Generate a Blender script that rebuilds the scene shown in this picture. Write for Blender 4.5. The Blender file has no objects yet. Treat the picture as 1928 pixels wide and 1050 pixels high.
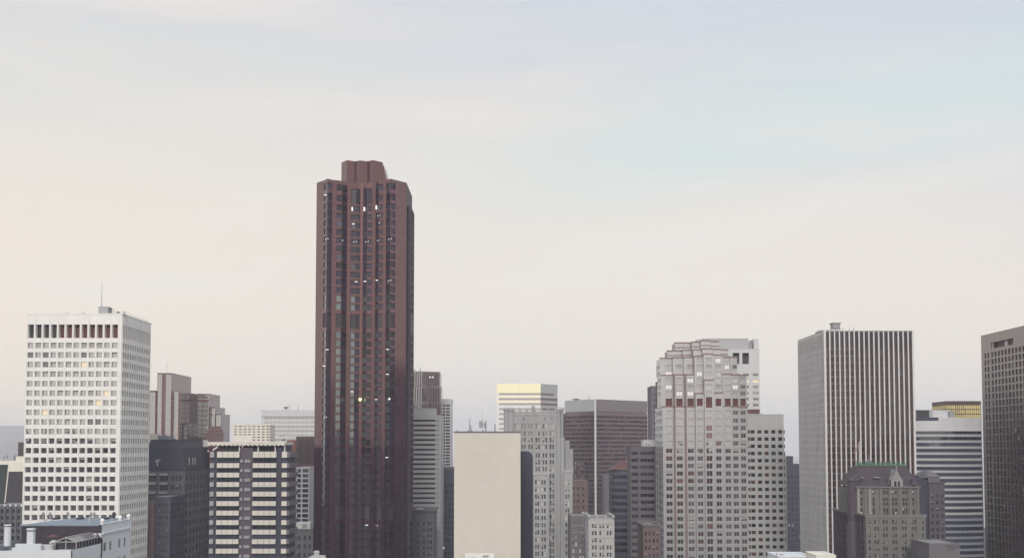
import bpy, math, random
from mathutils import Vector, Matrix, noise as mnoise
C = bpy.context.scene
COL = C.collection
RAD = math.radians

# ------------------------------------------------------------------ camera
F, CX, PITCH, EYE = 2200.0, 964.0, RAD(3.2), 110.0
PY0 = 840.0 - F * math.tan(PITCH)                 # principal row; the horizon lies at row 840
cam_d = bpy.data.cameras.new("camera")
cam = bpy.data.objects.new("camera", cam_d); COL.objects.link(cam)
cam.location = (0, 0, EYE); cam.rotation_euler = (RAD(90) + PITCH, 0, 0)
cam_d.sensor_width = 36.0; cam_d.lens = 36.0 * F / 1928.0
cam_d.shift_y = (PY0 - 525.0) / 1928.0
cam_d.clip_start = 1.0; cam_d.clip_end = 60000.0
C.camera = cam

# ------------------------------------------------------------------ light
SUN_EL = RAD(27.0)
sun_d = bpy.data.lights.new("sun", 'SUN'); sun_d.energy = 1.45; sun_d.angle = RAD(14.0); sun_d.color = (1.0, 0.95, 0.89)
sun = bpy.data.objects.new("sun", sun_d); COL.objects.link(sun)
sun.rotation_euler = (RAD(90) - SUN_EL, 0, RAD(-4)); sun.location = (0, -300, 400)
C.view_settings.view_transform = 'Standard'; C.view_settings.look = 'None'
C.view_settings.exposure = 0.1; C.view_settings.gamma = 1.0
C.view_settings.use_curve_mapping = False
C.cycles.volume_bounces = 3; C.cycles.max_bounces = 10

world = bpy.data.worlds.new("World"); C.world = world; world.use_nodes = True
def build_world():
    nt = world.node_tree; N = nt.nodes; L = nt.links; N.clear()
    out = N.new('ShaderNodeOutputWorld'); bg = N.new('ShaderNodeBackground'); bg.inputs[1].default_value = 0.1
    L.new(bg.outputs[0], out.inputs[0])
    sky = N.new('ShaderNodeTexSky'); sky.sky_type = 'NISHITA'; sky.sun_disc = False
    sky.sun_elevation = SUN_EL; sky.sun_rotation = RAD(180); sky.air_density = 1.0; sky.dust_density = 2.0; sky.altitude = 100
    tc = N.new('ShaderNodeTexCoord'); sep = N.new('ShaderNodeSeparateXYZ'); L.new(tc.outputs['Generated'], sep.inputs[0])
    def math_(op, a, b=None, c=None):
        m = N.new('ShaderNodeMath'); m.operation = op
        for i, v in enumerate((a, b, c)):
            if v is None: continue
            if isinstance(v, (int, float)): m.inputs[i].default_value = v
            else: L.new(v, m.inputs[i])
        return m.outputs[0]
    def rng(v, a, b, lo=0.0, hi=1.0):
        m = N.new('ShaderNodeMapRange'); m.interpolation_type = 'SMOOTHSTEP'
        L.new(v, m.inputs[0]); m.inputs[1].default_value = a; m.inputs[2].default_value = b
        m.inputs[3].default_value = lo; m.inputs[4].default_value = hi
        return m.outputs[0]
    def mix(f, a, b):
        m = N.new('ShaderNodeMix'); m.data_type = 'RGBA'
        if isinstance(f, (int, float)): m.inputs[0].default_value = f
        else: L.new(f, m.inputs[0])
        for i, v in ((6, a), (7, b)):
            if isinstance(v, tuple): m.inputs[i].default_value = v + (1,)
            else: L.new(v, m.inputs[i])
        return m.outputs[2]
    def noise(scale, detail, rough, mscale, rot, loc=(0, 0, 0)):
        mp = N.new('ShaderNodeMapping'); mp.inputs['Scale'].default_value = mscale; mp.inputs['Rotation'].default_value = rot
        mp.inputs['Location'].default_value = loc
        L.new(tc.outputs['Generated'], mp.inputs[0])
        n = N.new('ShaderNodeTexNoise'); n.inputs['Scale'].default_value = scale; n.inputs['Detail'].default_value = detail
        n.inputs['Roughness'].default_value = rough; L.new(mp.outputs[0], n.inputs['Vector'])
        return n.outputs[0]
    x, y, z = sep.outputs
    ramp = N.new('ShaderNodeValToRGB'); L.new(z, ramp.inputs[0])
    st = SKY_STOPS
    cr = ramp.color_ramp
    while len(cr.elements) < len(st): cr.elements.new(0.5)
    for e, (p, c) in zip(cr.elements, st): e.position = p; e.color = c + (1,)
    veil = ramp.outputs[0]
    # open blue between the clouds, up and to the east-south-east
    blue = rng(math_('ADD', math_('MULTIPLY', x, 0.30), z), 0.22, 0.47)
    veil = mix(math_('MULTIPLY', blue, 0.85), veil, (0.60, 0.665, 0.775))
    # warm veil low in the north-east, thin teal gap across the south-east
    warm = math_('MULTIPLY', rng(math_('MULTIPLY', x, -1.0), 0.02, 0.42), rng(z, 0.30, 0.10))
    veil = mix(math_('MULTIPLY', warm, 0.75), veil, (0.92, 0.805, 0.675))
    n0 = noise(1.1, 3, 0.5, (1.0, 1.0, 3.0), (0, RAD(-11), 0), (1.7, 5.1, 0.3))
    slope = math_('SUBTRACT', z, math_('MULTIPLY', x, 0.16)); slope = math_('ADD', slope, math_('MULTIPLY', math_('SUBTRACT', n0, 0.5), 0.12))
    teal = math_('MULTIPLY', math_('MULTIPLY', rng(slope, 0.155, 0.215), rng(slope, 0.29, 0.235)), rng(x, -0.15, 0.2))
    veil = mix(math_('MULTIPLY', teal, 0.7), veil, (0.67, 0.775, 0.76))
    # one pale band that climbs to the south-east
    s2 = math_('ADD', math_('SUBTRACT', z, math_('MULTIPLY', x, 0.2)), math_('MULTIPLY', math_('SUBTRACT', n0, 0.5), 0.05))
    band = math_('MULTIPLY', math_('MULTIPLY', rng(s2, 0.118, 0.142), rng(s2, 0.172, 0.146)), rng(x, -0.12, 0.12))
    veil = mix(math_('MULTIPLY', band, 0.4), veil, (0.84, 0.825, 0.77))
    # long thin cirrus
    n1 = noise(2.0, 5, 0.55, (1.0, 1.0, 6.5), (0, RAD(-13), 0), (3.1, 0.4, 1.7))
    c1 = rng(n1, 0.44, 0.68)
    keep = math_('SUBTRACT', 1.0, math_('MULTIPLY', blue, 0.8))
    c1 = math_('MULTIPLY', c1, keep)
    veil = mix(math_('MULTIPLY', c1, math_('MULTIPLY', rng(z, 0.03, 0.16), 0.75)), veil, (0.865, 0.795, 0.735))
    n2 = noise(1.3, 4, 0.5, (1.0, 1.0, 4.0), (0, RAD(-9), 0), (8.3, 2.0, 5.2))
    c2 = rng(n2, 0.48, 0.70)
    veil = mix(math_('MULTIPLY', c2, math_('MULTIPLY', rng(z, 0.08, 0.2), 0.6)), veil, (0.665, 0.735, 0.73))
    n3 = noise(3.4, 6, 0.6, (1.0, 1.0, 9.0), (0, RAD(-11), 0), (0.3, 4.4, 2.9))
    c3 = rng(n3, 0.52, 0.74)
    c3 = math_('MULTIPLY', c3, keep)
    veil = mix(math_('MULTIPLY', c3, math_('MULTIPLY', rng(z, 0.05, 0.13), 0.5)), veil, (0.86, 0.83, 0.79))
    # the bright west behind the viewer, widened round both sides as added fill
    west = math_('MULTIPLY', rng(math_('MULTIPLY', y, -1.0), -0.86, 0.1), rng(z, -0.02, 0.7, 1.0, 0.25))
    veil = mix(west, veil, WEST)
    k10 = N.new('ShaderNodeVectorMath'); k10.operation = 'SCALE'; k10.inputs['Scale'].default_value = 10.0; L.new(veil, k10.inputs[0])
    ground = mix(rng(z, -0.03, -0.002), (3.0, 3.0, 3.2), k10.outputs[0])
    fin = mix(0.90, sky.outputs[0], ground)
    L.new(fin, bg.inputs[0])
SKY_STOPS = [(0.0, (0.685, 0.675, 0.685)), (0.022, (0.735, 0.71, 0.70)), (0.055, (0.82, 0.757, 0.71)), (0.12, (0.865, 0.782, 0.70)),
             (0.20, (0.845, 0.78, 0.705)), (0.27, (0.76, 0.748, 0.705)), (0.37, (0.70, 0.705, 0.725)), (0.75, (0.80, 0.91, 1.20))]
WEST = (1.10, 1.05, 1.02)
build_world()

# ------------------------------------------------------------------ pixels to places
def ray(px, py):
    xc = (px - CX) / F; yc = -(py - PY0) / F
    return xc, math.cos(PITCH) - yc * math.sin(PITCH), math.sin(PITCH) + yc * math.cos(PITCH)
def X(px, Y, py=800.0):
    d = ray(px, py); return d[0] * Y / d[1]
def Z(py, Y):
    d = ray(CX, py); return EYE + d[2] * Y / d[1]
def smooth(a, b, t):
    t = max(0.0, min(1.0, (t - a) / (b - a))); return t * t * (3 - 2 * t)
def ground_z(x, y):
    g = 46.0 * (1 - smooth(80, 620, y))
    g += 55.0 * (1 - smooth(-420, -60, y)) + 0.0
    g += 90.0 * math.exp(-(((x + 455) / 130) ** 2 + ((y - 1010) / 130) ** 2))
    return g

# ------------------------------------------------------------------ materials
def mat(name, col, rough=0.75, metal=0.0, var=0.10, scale=0.25, streak=True, ior=1.45, bump=0.0, emit=None, strength=0.0, joints=None, spec=0.5, tint=None):
    m = bpy.data.materials.new(name); m.use_nodes = True
    nt = m.node_tree; N = nt.nodes; L = nt.links; p = N['Principled BSDF']
    p.inputs['Roughness'].default_value = rough; p.inputs['Metallic'].default_value = metal; p.inputs['IOR'].default_value = ior
    p.inputs['Specular IOR Level'].default_value = spec
    if tint: p.inputs['Specular Tint'].default_value = tint + (1,)
    tc = N.new('ShaderNodeTexCoord')
    def nz(sc, ms, det=4):
        mp = N.new('ShaderNodeMapping'); mp.inputs['Scale'].default_value = ms; L.new(tc.outputs['Object'], mp.inputs[0])
        n = N.new('ShaderNodeTexNoise'); n.inputs['Scale'].default_value = sc; n.inputs['Detail'].default_value = det; n.inputs['Roughness'].default_value = 0.6
        L.new(mp.outputs[0], n.inputs['Vector']); return n.outputs[0]
    a = nz(scale, (1, 1, 0.18) if streak else (1, 1, 1)); b = nz(scale * 6, (1, 1, 0.35) if streak else (1, 1, 1), 3)
    ad = N.new('ShaderNodeMath'); ad.operation = 'ADD'; L.new(a, ad.inputs[0]); L.new(b, ad.inputs[1])
    mr = N.new('ShaderNodeMapRange'); L.new(ad.outputs[0], mr.inputs[0])
    mr.inputs[1].default_value = 0.6; mr.inputs[2].default_value = 1.4; mr.inputs[3].default_value = 1 - var; mr.inputs[4].default_value = 1 + var
    val = mr.outputs[0]
    if joints:                                   # panel joints: (width, height) in metres
        br = N.new('ShaderNodeTexBrick'); br.offset = 0.0
        br.inputs['Color1'].default_value = (1, 1, 1, 1); br.inputs['Color2'].default_value = (0.94, 0.94, 0.94, 1); br.inputs['Mortar'].default_value = (joints[2],) * 3 + (1,)
        br.inputs['Scale'].default_value = 1.0; br.inputs['Mortar Size'].default_value = 0.06
        br.inputs['Brick Width'].default_value = joints[0]; br.inputs['Row Height'].default_value = joints[1]
        sx = N.new('ShaderNodeSeparateXYZ'); L.new(tc.outputs['Object'], sx.inputs[0])
        s = N.new('ShaderNodeMath'); s.operation = 'ADD'; L.new(sx.outputs[0], s.inputs[0]); L.new(sx.outputs[1], s.inputs[1])
        cb = N.new('ShaderNodeCombineXYZ'); L.new(s.outputs[0], cb.inputs[0]); L.new(sx.outputs[2], cb.inputs[1]); L.new(cb.outputs[0], br.inputs['Vector'])
        mu = N.new('ShaderNodeMath'); mu.operation = 'MULTIPLY'; L.new(val, mu.inputs[0]); L.new(br.outputs[0], mu.inputs[1]); val = mu.outputs[0]
    sc = N.new('ShaderNodeVectorMath'); sc.operation = 'SCALE'; sc.inputs[0].default_value = col; L.new(val, sc.inputs['Scale'])
    L.new(sc.outputs[0], p.inputs['Base Color'])
    if bump:
        bn = N.new('ShaderNodeBump'); bn.inputs['Strength'].default_value = bump; bn.inputs['Distance'].default_value = 0.05; L.new(b, bn.inputs['Height']); L.new(bn.outputs[0], p.inputs['Normal'])
    if emit:
        p.inputs['Emission Color'].default_value = emit + (1,); p.inputs['Emission Strength'].default_value = strength
    return m
def glass(name, col, ior, tint=(1, 1, 1), rough=0.03, wob=0.012, var=0.5):
    m = bpy.data.materials.new(name); m.use_nodes = True
    nt = m.node_tree; N = nt.nodes; L = nt.links; p = N['Principled BSDF']
    p.inputs['Roughness'].default_value = rough; p.inputs['IOR'].default_value = ior
    p.inputs['Specular Tint'].default_value = tint + (1,)
    tc = N.new('ShaderNodeTexCoord'); oi = N.new('ShaderNodeObjectInfo')
    mr = N.new('ShaderNodeMapRange'); L.new(oi.outputs['Random'], mr.inputs[0]); mr.inputs[3].default_value = 1 - var; mr.inputs[4].default_value = 1 + var
    sc = N.new('ShaderNodeVectorMath'); sc.operation = 'SCALE'; sc.inputs[0].default_value = col; L.new(mr.outputs[0], sc.inputs['Scale']); L.new(sc.outputs[0], p.inputs['Base Color'])
    # each pane sags and leans a little
    n = N.new('ShaderNodeTexNoise'); n.inputs['Scale'].default_value = 0.35; n.inputs['Detail'].default_value = 2
    va = N.new('ShaderNodeVectorMath'); va.operation = 'ADD'; L.new(tc.outputs['Object'], va.inputs[0])
    cb = N.new('ShaderNodeVectorMath'); cb.operation = 'SCALE'; L.new(oi.outputs['Location'], cb.inputs[0]); cb.inputs['Scale'].default_value = 0.73
    L.new(cb.outputs[0], va.inputs[1]); L.new(va.outputs[0], n.inputs['Vector'])
    su = N.new('ShaderNodeVectorMath'); su.operation = 'SUBTRACT'; L.new(n.outputs[1], su.inputs[0]); su.inputs[1].default_value = (0.5, 0.5, 0.5)
    s2 = N.new('ShaderNodeVectorMath'); s2.operation = 'SCALE'; L.new(su.outputs[0], s2.inputs[0]); s2.inputs['Scale'].default_value = wob * 2
    ge = N.new('ShaderNodeNewGeometry'); ad = N.new('ShaderNodeVectorMath'); ad.operation = 'ADD'; L.new(ge.outputs['Normal'], ad.inputs[0]); L.new(s2.outputs[0], ad.inputs[1])
    nn = N.new('ShaderNodeVectorMath'); nn.operation = 'NORMALIZE'; L.new(ad.outputs[0], nn.inputs[0]); L.new(nn.outputs[0], p.inputs['Normal'])
    return m

M = {}
def dm(key, *a, **k): M[key] = mat(key, *a, **k)
dm('white_concrete', (0.87, 0.85, 0.81), joints=(3.4, 3.86, 0.93), var=0.05)
dm('ivory_concrete', (0.80, 0.76, 0.66), var=0.06)
dm('white_stucco', (0.66, 0.69, 0.715), var=0.06, scale=0.4)
dm('white_metal', (0.80, 0.80, 0.79), rough=0.45, var=0.05)
dm('beige_render', (0.66, 0.61, 0.54), var=0.06, scale=0.10, joints=(9.0, 7.5, 0.965))
dm('dark_tar', (0.058, 0.050, 0.064), rough=0.8, var=0.2)
dm('slate_blue', (0.22, 0.26, 0.31), rough=0.6, var=0.2, streak=False)
dm('dark_slate', (0.055, 0.056, 0.085), rough=0.6, var=0.15)
dm('carnelian_granite', (0.050, 0.032, 0.048), rough=0.13, ior=2.05, tint=(1.0, 0.55, 0.47), var=0.18, joints=(3.0, 3.9, 0.85))
dm('honed_granite', (0.060, 0.045, 0.064), rough=0.6, ior=1.35, var=0.18, joints=(3.0, 3.9, 0.85))
dm('pink_granite', (0.235, 0.150, 0.150), rough=0.35, var=0.12)
dm('brown_granite', (0.102, 0.070, 0.078), rough=0.15, ior=2.0, tint=(1.0, 0.80, 0.79), var=0.12, joints=(3.0, 3.8, 0.9))
dm('red_granite', (0.17, 0.060, 0.055), rough=0.35, var=0.12)
dm('grey_granite', (0.43, 0.422, 0.43), rough=0.18, ior=2.25, var=0.09, joints=(2.2, 3.4, 0.9))
dm('grey_stone', (0.37, 0.37, 0.37), var=0.16, scale=0.5)
dm('pale_stone', (0.46, 0.455, 0.44), var=0.12, scale=0.5)
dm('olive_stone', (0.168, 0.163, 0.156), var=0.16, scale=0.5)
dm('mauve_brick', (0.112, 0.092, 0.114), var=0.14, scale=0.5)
dm('brown_brick', (0.17, 0.125, 0.12), var=0.16, scale=0.5)
dm('grey_brick', (0.14, 0.140, 0.155), var=0.14, scale=0.5)
dm('dark_grey_brick', (0.078, 0.080, 0.108), var=0.14, scale=0.5)
dm('taupe_stone', (0.160, 0.146, 0.162), var=0.14, scale=0.4)
dm('taupe_panel', (0.094, 0.073, 0.084), rough=0.16, ior=2.25, tint=(1.0, 0.93, 0.89), var=0.10, joints=(3.0, 3.4, 0.9))
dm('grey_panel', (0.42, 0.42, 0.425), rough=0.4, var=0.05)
dm('light_panel', (0.60, 0.60, 0.60), rough=0.4, var=0.05, joints=(2.4, 30.0, 0.93))
dm('silver_fin', (0.60, 0.585, 0.575), rough=0.24, ior=2.3, var=0.14, scale=0.12)
dm('mid_stone', (0.27, 0.265, 0.26), var=0.15, scale=0.5)
dm('bronze_metal', (0.075, 0.045, 0.042), rough=0.4, var=0.2)
dm('bronze_spandrel', (0.105, 0.062, 0.058), rough=0.35, ior=1.6, var=0.2)
dm('dark_metal', (0.05, 0.05, 0.058), rough=0.5, var=0.2)
dm('grey_metal', (0.30, 0.30, 0.31), rough=0.45, var=0.15)
dm('steel_blue_panel', (0.24, 0.26, 0.31), rough=0.35, var=0.08)
dm('sunset_glow_cladding', (0.95, 0.89, 0.60), rough=0.30, metal=0.4, var=0.05)  # low sunset glow on the banded tower's crown, put into the colour
dm('sunset_glow_panel', (0.93, 0.86, 0.68), rough=0.35, metal=0.25, var=0.05)  # weaker step of that painted glow, fading down the top spandrels
dm('cream_panel', (0.65, 0.615, 0.545), rough=0.55, var=0.07, joints=(4.2, 40.0, 0.8))
dm('green_copper', (0.085, 0.19, 0.125), rough=0.6, var=0.45, scale=1.2, streak=False)
dm('purple_slate', (0.074, 0.056, 0.068), rough=0.6, var=0.2, scale=0.5)
dm('red_tile', (0.135, 0.062, 0.062), rough=0.7, var=0.2)
dm('roof_gravel', (0.24, 0.235, 0.23), rough=0.9, var=0.25, scale=0.5, streak=False)
dm('louvre_maroon', (0.13, 0.045, 0.045), rough=0.5, var=0.2)
dm('louvre_dark', (0.045, 0.04, 0.05), rough=0.5, var=0.2)
dm('blind', (0.40, 0.38, 0.36), rough=0.35, var=0.1)
dm('curtain', (0.58, 0.57, 0.54), rough=0.5, var=0.1)
dm('sign_ink', (0.075, 0.07, 0.085), var=0.05)
dm('sign_red', (0.16, 0.09, 0.095), var=0.05)
dm('flag_red', (0.30, 0.19, 0.19), var=0.2)
dm('bark', (0.07, 0.055, 0.045), var=0.3)
dm('leaves', (0.060, 0.062, 0.048), var=0.45, scale=0.8, streak=False)
dm('lit_warm', (0.3, 0.25, 0.16), emit=(1.0, 0.84, 0.60), strength=0.58)
dm('lit_white', (0.2, 0.2, 0.2), emit=(1.0, 0.94, 0.86), strength=0.62)
dm('lamp_white', (0.3, 0.3, 0.3), emit=(1.0, 0.96, 0.90), strength=0.95)
dm('lamp_yellow', (0.6, 0.6, 0.3), emit=(1.0, 0.93, 0.45), strength=1.6)
M['glass_mirror'] = glass('glass_mirror', (0.05, 0.045, 0.05), 4.6)
M['glass_silver'] = glass('glass_silver', (0.07, 0.06, 0.06), 3.9)
M['glass_grey'] = glass('glass_grey', (0.055, 0.05, 0.058), 2.3)
M['glass_night'] = glass('glass_night', (0.038, 0.033, 0.054), 1.38)
M['glass_maroon'] = glass('glass_maroon', (0.066, 0.040, 0.042), 1.5)
M['glass_dark'] = glass('glass_dark', (0.043, 0.042, 0.060), 1.75)
M['glass_bronze'] = glass('glass_bronze', (0.060, 0.040, 0.045), 1.9, (1, .9, .88))
M['glass_red'] = glass('glass_red', (0.115, 0.062, 0.064), 1.9, (1, .85, .85))
M['glass_navy'] = glass('glass_navy', (0.045, 0.048, 0.072), 1.9, (.9, .95, 1))
M['glass_sunset'] = glass('glass_sunset', (0.40, 0.32, 0.12), 4.2, (1.0, .86, .42), rough=0.12)  # reflected sunset sky put into the pane colour and tint
M['glass_teal'] = glass('glass_teal', (0.07, 0.085, 0.085), 2.2, (.9, 1, 1))

# ------------------------------------------------------------------ mesh builder
class MB:
    def __init__(s): s.v = []; s.f = []; s.m = []
    def quad(s, a, b, c, d, m=0):
        n = len(s.v); s.v += [tuple(a), tuple(b), tuple(c), tuple(d)]; s.f.append((n, n + 1, n + 2, n + 3)); s.m.append(m)
    def tri(s, a, b, c, m=0):
        n = len(s.v); s.v += [tuple(a), tuple(b), tuple(c)]; s.f.append((n, n + 1, n + 2)); s.m.append(m)
    def box(s, x0, x1, y0, y1, z0, z1, m=0):
        n = len(s.v)
        s.v += [(x0, y0, z0), (x1, y0, z0), (x1, y1, z0), (x0, y1, z0), (x0, y0, z1), (x1, y0, z1), (x1, y1, z1), (x0, y1, z1)]
        for q in ((0, 1, 5, 4), (1, 2, 6, 5), (2, 3, 7, 6), (3, 0, 4, 7), (4, 5, 6, 7), (3, 2, 1, 0)):
            s.f.append(tuple(n + i for i in q)); s.m.append(m)
    def obox(s, o, u, w, n_, d, z0, z1, m=0):
        """box from o along unit u for w, back along -n_ for d"""
        a = (o[0], o[1]); b = (o[0] + u[0] * w, o[1] + u[1] * w)
        s.prism([a, b, (b[0] - n_[0] * d, b[1] - n_[1] * d), (a[0] - n_[0] * d, a[1] - n_[1] * d)], z0, z1, m)
    def prism(s, pts, z0, z1, m=0, top=True, bottom=True):
        n = len(s.v); k = len(pts)
        s.v += [(p[0], p[1], z0) for p in pts] + [(p[0], p[1], z1) for p in pts]
        for i in range(k):
            j = (i + 1) % k; s.f.append((n + i, n + j, n + k + j, n + k + i)); s.m.append(m)
        if top: s.f.append(tuple(n + k + i for i in range(k))); s.m.append(m)
        if bottom: s.f.append(tuple(n + k - 1 - i for i in range(k))); s.m.append(m)
    def tube(s, p, q, r, k=8, m=0, r2=None, cap=True):
        p = Vector(p); q = Vector(q); d = (q - p).normalized(); r2 = r if r2 is None else r2
        a = d.orthogonal().normalized(); b = d.cross(a); n = len(s.v)
        for c, rr in ((p, r), (q, r2)):
            for i in range(k):
                t = 2 * math.pi * i / k; s.v.append(tuple(c + a * (rr * math.cos(t)) + b * (rr * math.sin(t))))
        for i in range(k):
            j = (i + 1) % k; s.f.append((n + i, n + j, n + k + j, n + k + i)); s.m.append(m)
        if cap:
            s.f.append(tuple(n + k - 1 - i for i in range(k))); s.m.append(m)
            s.f.append(tuple(n + k + i for i in range(k))); s.m.append(m)
    def lathe(s, c, prof, k=16, m=0):
        n = len(s.v)
        for r, z in prof:
            for i in range(k):
                t = 2 * math.pi * i / k; s.v.append((c[0] + r * math.cos(t), c[1] + r * math.sin(t), c[2] + z))
        for a in range(len(prof) - 1):
            for i in range(k):
                j = (i + 1) % k; s.f.append((n + a * k + i, n + a * k + j, n + (a + 1) * k + j, n + (a + 1) * k + i)); s.m.append(m)
        s.f.append(tuple(n + (len(prof) - 1) * k + i for i in range(k))); s.m.append(m)
    def mesh(s, name, mats, off=(0, 0, 0)):
        me = bpy.data.meshes.new(name)
        me.from_pydata([(v[0] - off[0], v[1] - off[1], v[2] - off[2]) for v in s.v], [], s.f)
        for mm in mats: me.materials.append(M[mm] if isinstance(mm, str) else mm)
        if len(mats) > 1: me.polygons.foreach_set('material_index', s.m)
        me.update(); return me

def tag(o, label=None, cat=None, group=None, kind=None):
    if label: o['label'] = label
    if cat: o['category'] = cat
    if group: o['group'] = group
    if kind: o['kind'] = kind
    return o
def link(name, me, loc=(0, 0, 0), parent=None, rot=0.0):
    o = bpy.data.objects.new(name, me); COL.objects.link(o); o.location = loc; o.rotation_euler = (0, 0, rot)
    if parent: o.parent = parent
    return o

# ------------------------------------------------------------------ windows
def style(frame, glasses, fw=0.12, nv=0, nh=0, proud=0.06):
    return dict(frame=frame, glass=glasses, fw=fw, nv=nv, nh=nh, proud=proud)
WM = {}
def win_mesh(w, h, st, kind):
    key = (round(w, 2), round(h, 2), id(st), kind)
    if key in WM: return WM[key]
    mb = MB(); g = st['glass']; fw = min(st['fw'], w * 0.2, h * 0.2); pr = -st['proud']
    mats = [st['frame']]; hw = w / 2
    def mi(n):
        if n not in mats: mats.append(n)
        return mats.index(n)
    gl = g[0]
    if kind == 'half':
        k = 0.35 + 0.4 * ((len(WM) * 37 % 10) / 10)
        mb.quad((-hw, 0, 0), (hw, 0, 0), (hw, 0, h * k), (-hw, 0, h * k), mi(gl)); mb.quad((-hw, 0, h * k), (hw, 0, h * k), (hw, 0, h), (-hw, 0, h), mi('blind'))
    elif kind == 'lamp':
        mb.quad((-hw, 0, 0), (hw, 0, 0), (hw, 0, h), (-hw, 0, h), mi(gl))
        mb.box(-hw * 0.55, hw * 0.45, -0.04, 0.0, h * 0.66, h * 0.86, mi('lamp_white'))
    elif kind == 'spot':
        mb.quad((-hw, 0, 0), (hw, 0, 0), (hw, 0, h), (-hw, 0, h), mi(gl))
        for q, zz in ((-0.35, 0.55), (0.3, 0.62)):
            mb.box(hw * (q - 0.14), hw * (q + 0.14), -0.04, 0.0, h * zz, h * (zz + 0.2), mi('lamp_white'))
    else:
        name = {'a': gl, 'b': g[1] if len(g) > 1 else gl, 'c': g[2] if len(g) > 2 else gl, 'blind': 'blind', 'curtain': 'curtain', 'warm': 'lit_warm', 'white': 'lit_white'}[kind]
        mb.quad((-hw, 0, 0), (hw, 0, 0), (hw, 0, h), (-hw, 0, h), mi(name))
    if fw > 0:
        mb.box(-hw, -hw + fw, pr, 0.01, 0, h); mb.box(hw - fw, hw, pr, 0.01, 0, h)
        mb.box(-hw + fw, hw - fw, pr, 0.01, 0, fw); mb.box(-hw + fw, hw - fw, pr, 0.01, h - fw, h)
        for i in range(st['nv']):
            x = -hw + w * (i + 1) / (st['nv'] + 1); mb.box(x - fw * .4, x + fw * .4, pr * .8, 0.01, fw, h - fw)
        for i in range(st['nh']):
            z = h * (i + 1) / (st['nh'] + 1); mb.box(-hw + fw, hw - fw, pr * .6, 0.01, z - fw * .35, z + fw * .35)
    me = mb.mesh('window', mats); WM[key] = me
    return me

class Bld:
    def __init__(s, name, label, cat, x, y, group=None, z=None):
        s.loc = Vector((x, y, ground_z(x, y) if z is None else z))
        s.root = link(name, None, s.loc); tag(s.root, label, cat, group)
        s.wins = []; s.rng = random.Random(label)
    def part(s, name, mb, mats, parent=None, label=None):
        if isinstance(mats, str): mats = [mats]
        par = parent or s.root
        o = link(name, mb.mesh(name, mats, s.loc), (0, 0, 0), par)
        if label: o['label'] = label
        return o
    def window(s, me, p, u, w, h, name='window'):
        """p: world point, bottom centre of the pane; u: wall direction"""
        n = Vector((u[1], -u[0], 0)); v = Vector((p[0], p[1], p[2] + h / 2 - EYE)); dist = v.length
        facing = max(0.0, -n.dot(v) / dist)
        row = PY0 if dist == 0 else 840 - (v.z / p[1]) * F
        sx = CX + F * p[0] / p[1]
        vis = 1.0 if (row < 1052 and -5 < sx < 1933) else 0.0
        s.wins.append((w * h * facing * vis / dist ** 2, name, me, p, math.atan2(u[1], u[0])))
    def finish(s, limit=100):
        by = {}
        for wn in s.wins: by.setdefault(wn[1], []).append(wn)
        for name, ws in by.items():
            ws.sort(key=lambda t: -t[0])
            for _, nm, me, p, rot in ws[:limit]:
                link(nm, me, Vector(p) - s.loc, s.root, rot)
            rest = ws[limit:]
            if rest:
                mats = []; V = []; Fc = []; MI = []
                for _, nm, me, p, rot in rest:
                    mt = Matrix.Translation(Vector(p) - s.loc) @ Matrix.Rotation(rot, 4, 'Z'); n = len(V)
                    V += [tuple(mt @ v.co) for v in me.vertices]
                    idx = []
                    for mm in me.materials:
                        if mm not in mats: mats.append(mm)
                        idx.append(mats.index(mm))
                    for pl in me.polygons: Fc.append([n + i for i in pl.vertices]); MI.append(idx[pl.material_index])
                me = bpy.data.meshes.new('window'); me.from_pydata(V, [], Fc)
                for mm in mats: me.materials.append(mm)
                me.polygons.foreach_set('material_index', MI)
                o = link('window', me, (0, 0, 0), s.root); o['kind'] = 'stuff'
        s.wins = []
        return s

def facade(b, mb, o, u, W, z0, z1, cols, rows, rec, st, kind=None, m=0, name='window', skip=None, mats_rev=0):
    """wall from o along u for W between z0 and z1 with openings cols x rows; windows stand rec metres back"""
    n = (u[1], -u[0])
    cols = [(max(0.0, a), min(W, c)) for a, c in cols if c > 0.01 and a < W - 0.01]
    rows = sorted((max(a, z0), min(c, z1)) for a, c in rows if c > z0 + 0.05 and a < z1 - 0.05)
    us = sorted({0.0, W, *[round(t, 4) for c in cols for t in c]}); vs = sorted({z0, z1, *[t for r in rows for t in r]})
    P = lambda uu, vv, d=0.0: (o[0] + u[0] * uu - n[0] * d, o[1] + u[1] * uu - n[1] * d, vv)
    cset = {round(a, 4): i for i, (a, c) in enumerate(cols)}; rset = {a: i for i, (a, c) in enumerate(rows)}
    for i in range(len(us) - 1):
        for j in range(len(vs) - 1):
            a, c, e, f = us[i], us[i + 1], vs[j], vs[j + 1]
            if c - a < 1e-4 or f - e < 1e-4: continue
            ci = cset.get(a); ri = rset.get(e)
            if ci is not None and ri is not None and not (skip and skip(ri, ci)):
                mb.quad(P(a, e), P(a, e, rec), P(a, f, rec), P(a, f), m); mb.quad(P(c, e, rec), P(c, e), P(c, f), P(c, f, rec), m)
                mb.quad(P(a, e), P(c, e), P(c, e, rec), P(a, e, rec), m); mb.quad(P(a, f, rec), P(c, f, rec), P(c, f), P(a, f), m)
                k = kind(ri, ci, b.rng) if kind else 'a'
                b.window(win_mesh(c - a, f - e, st, k), P((a + c) / 2, e, rec), u, c - a, f - e, name)
            else:
                mb.quad(P(a, e), P(c, e), P(c, f), P(a, f), m)

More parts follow.
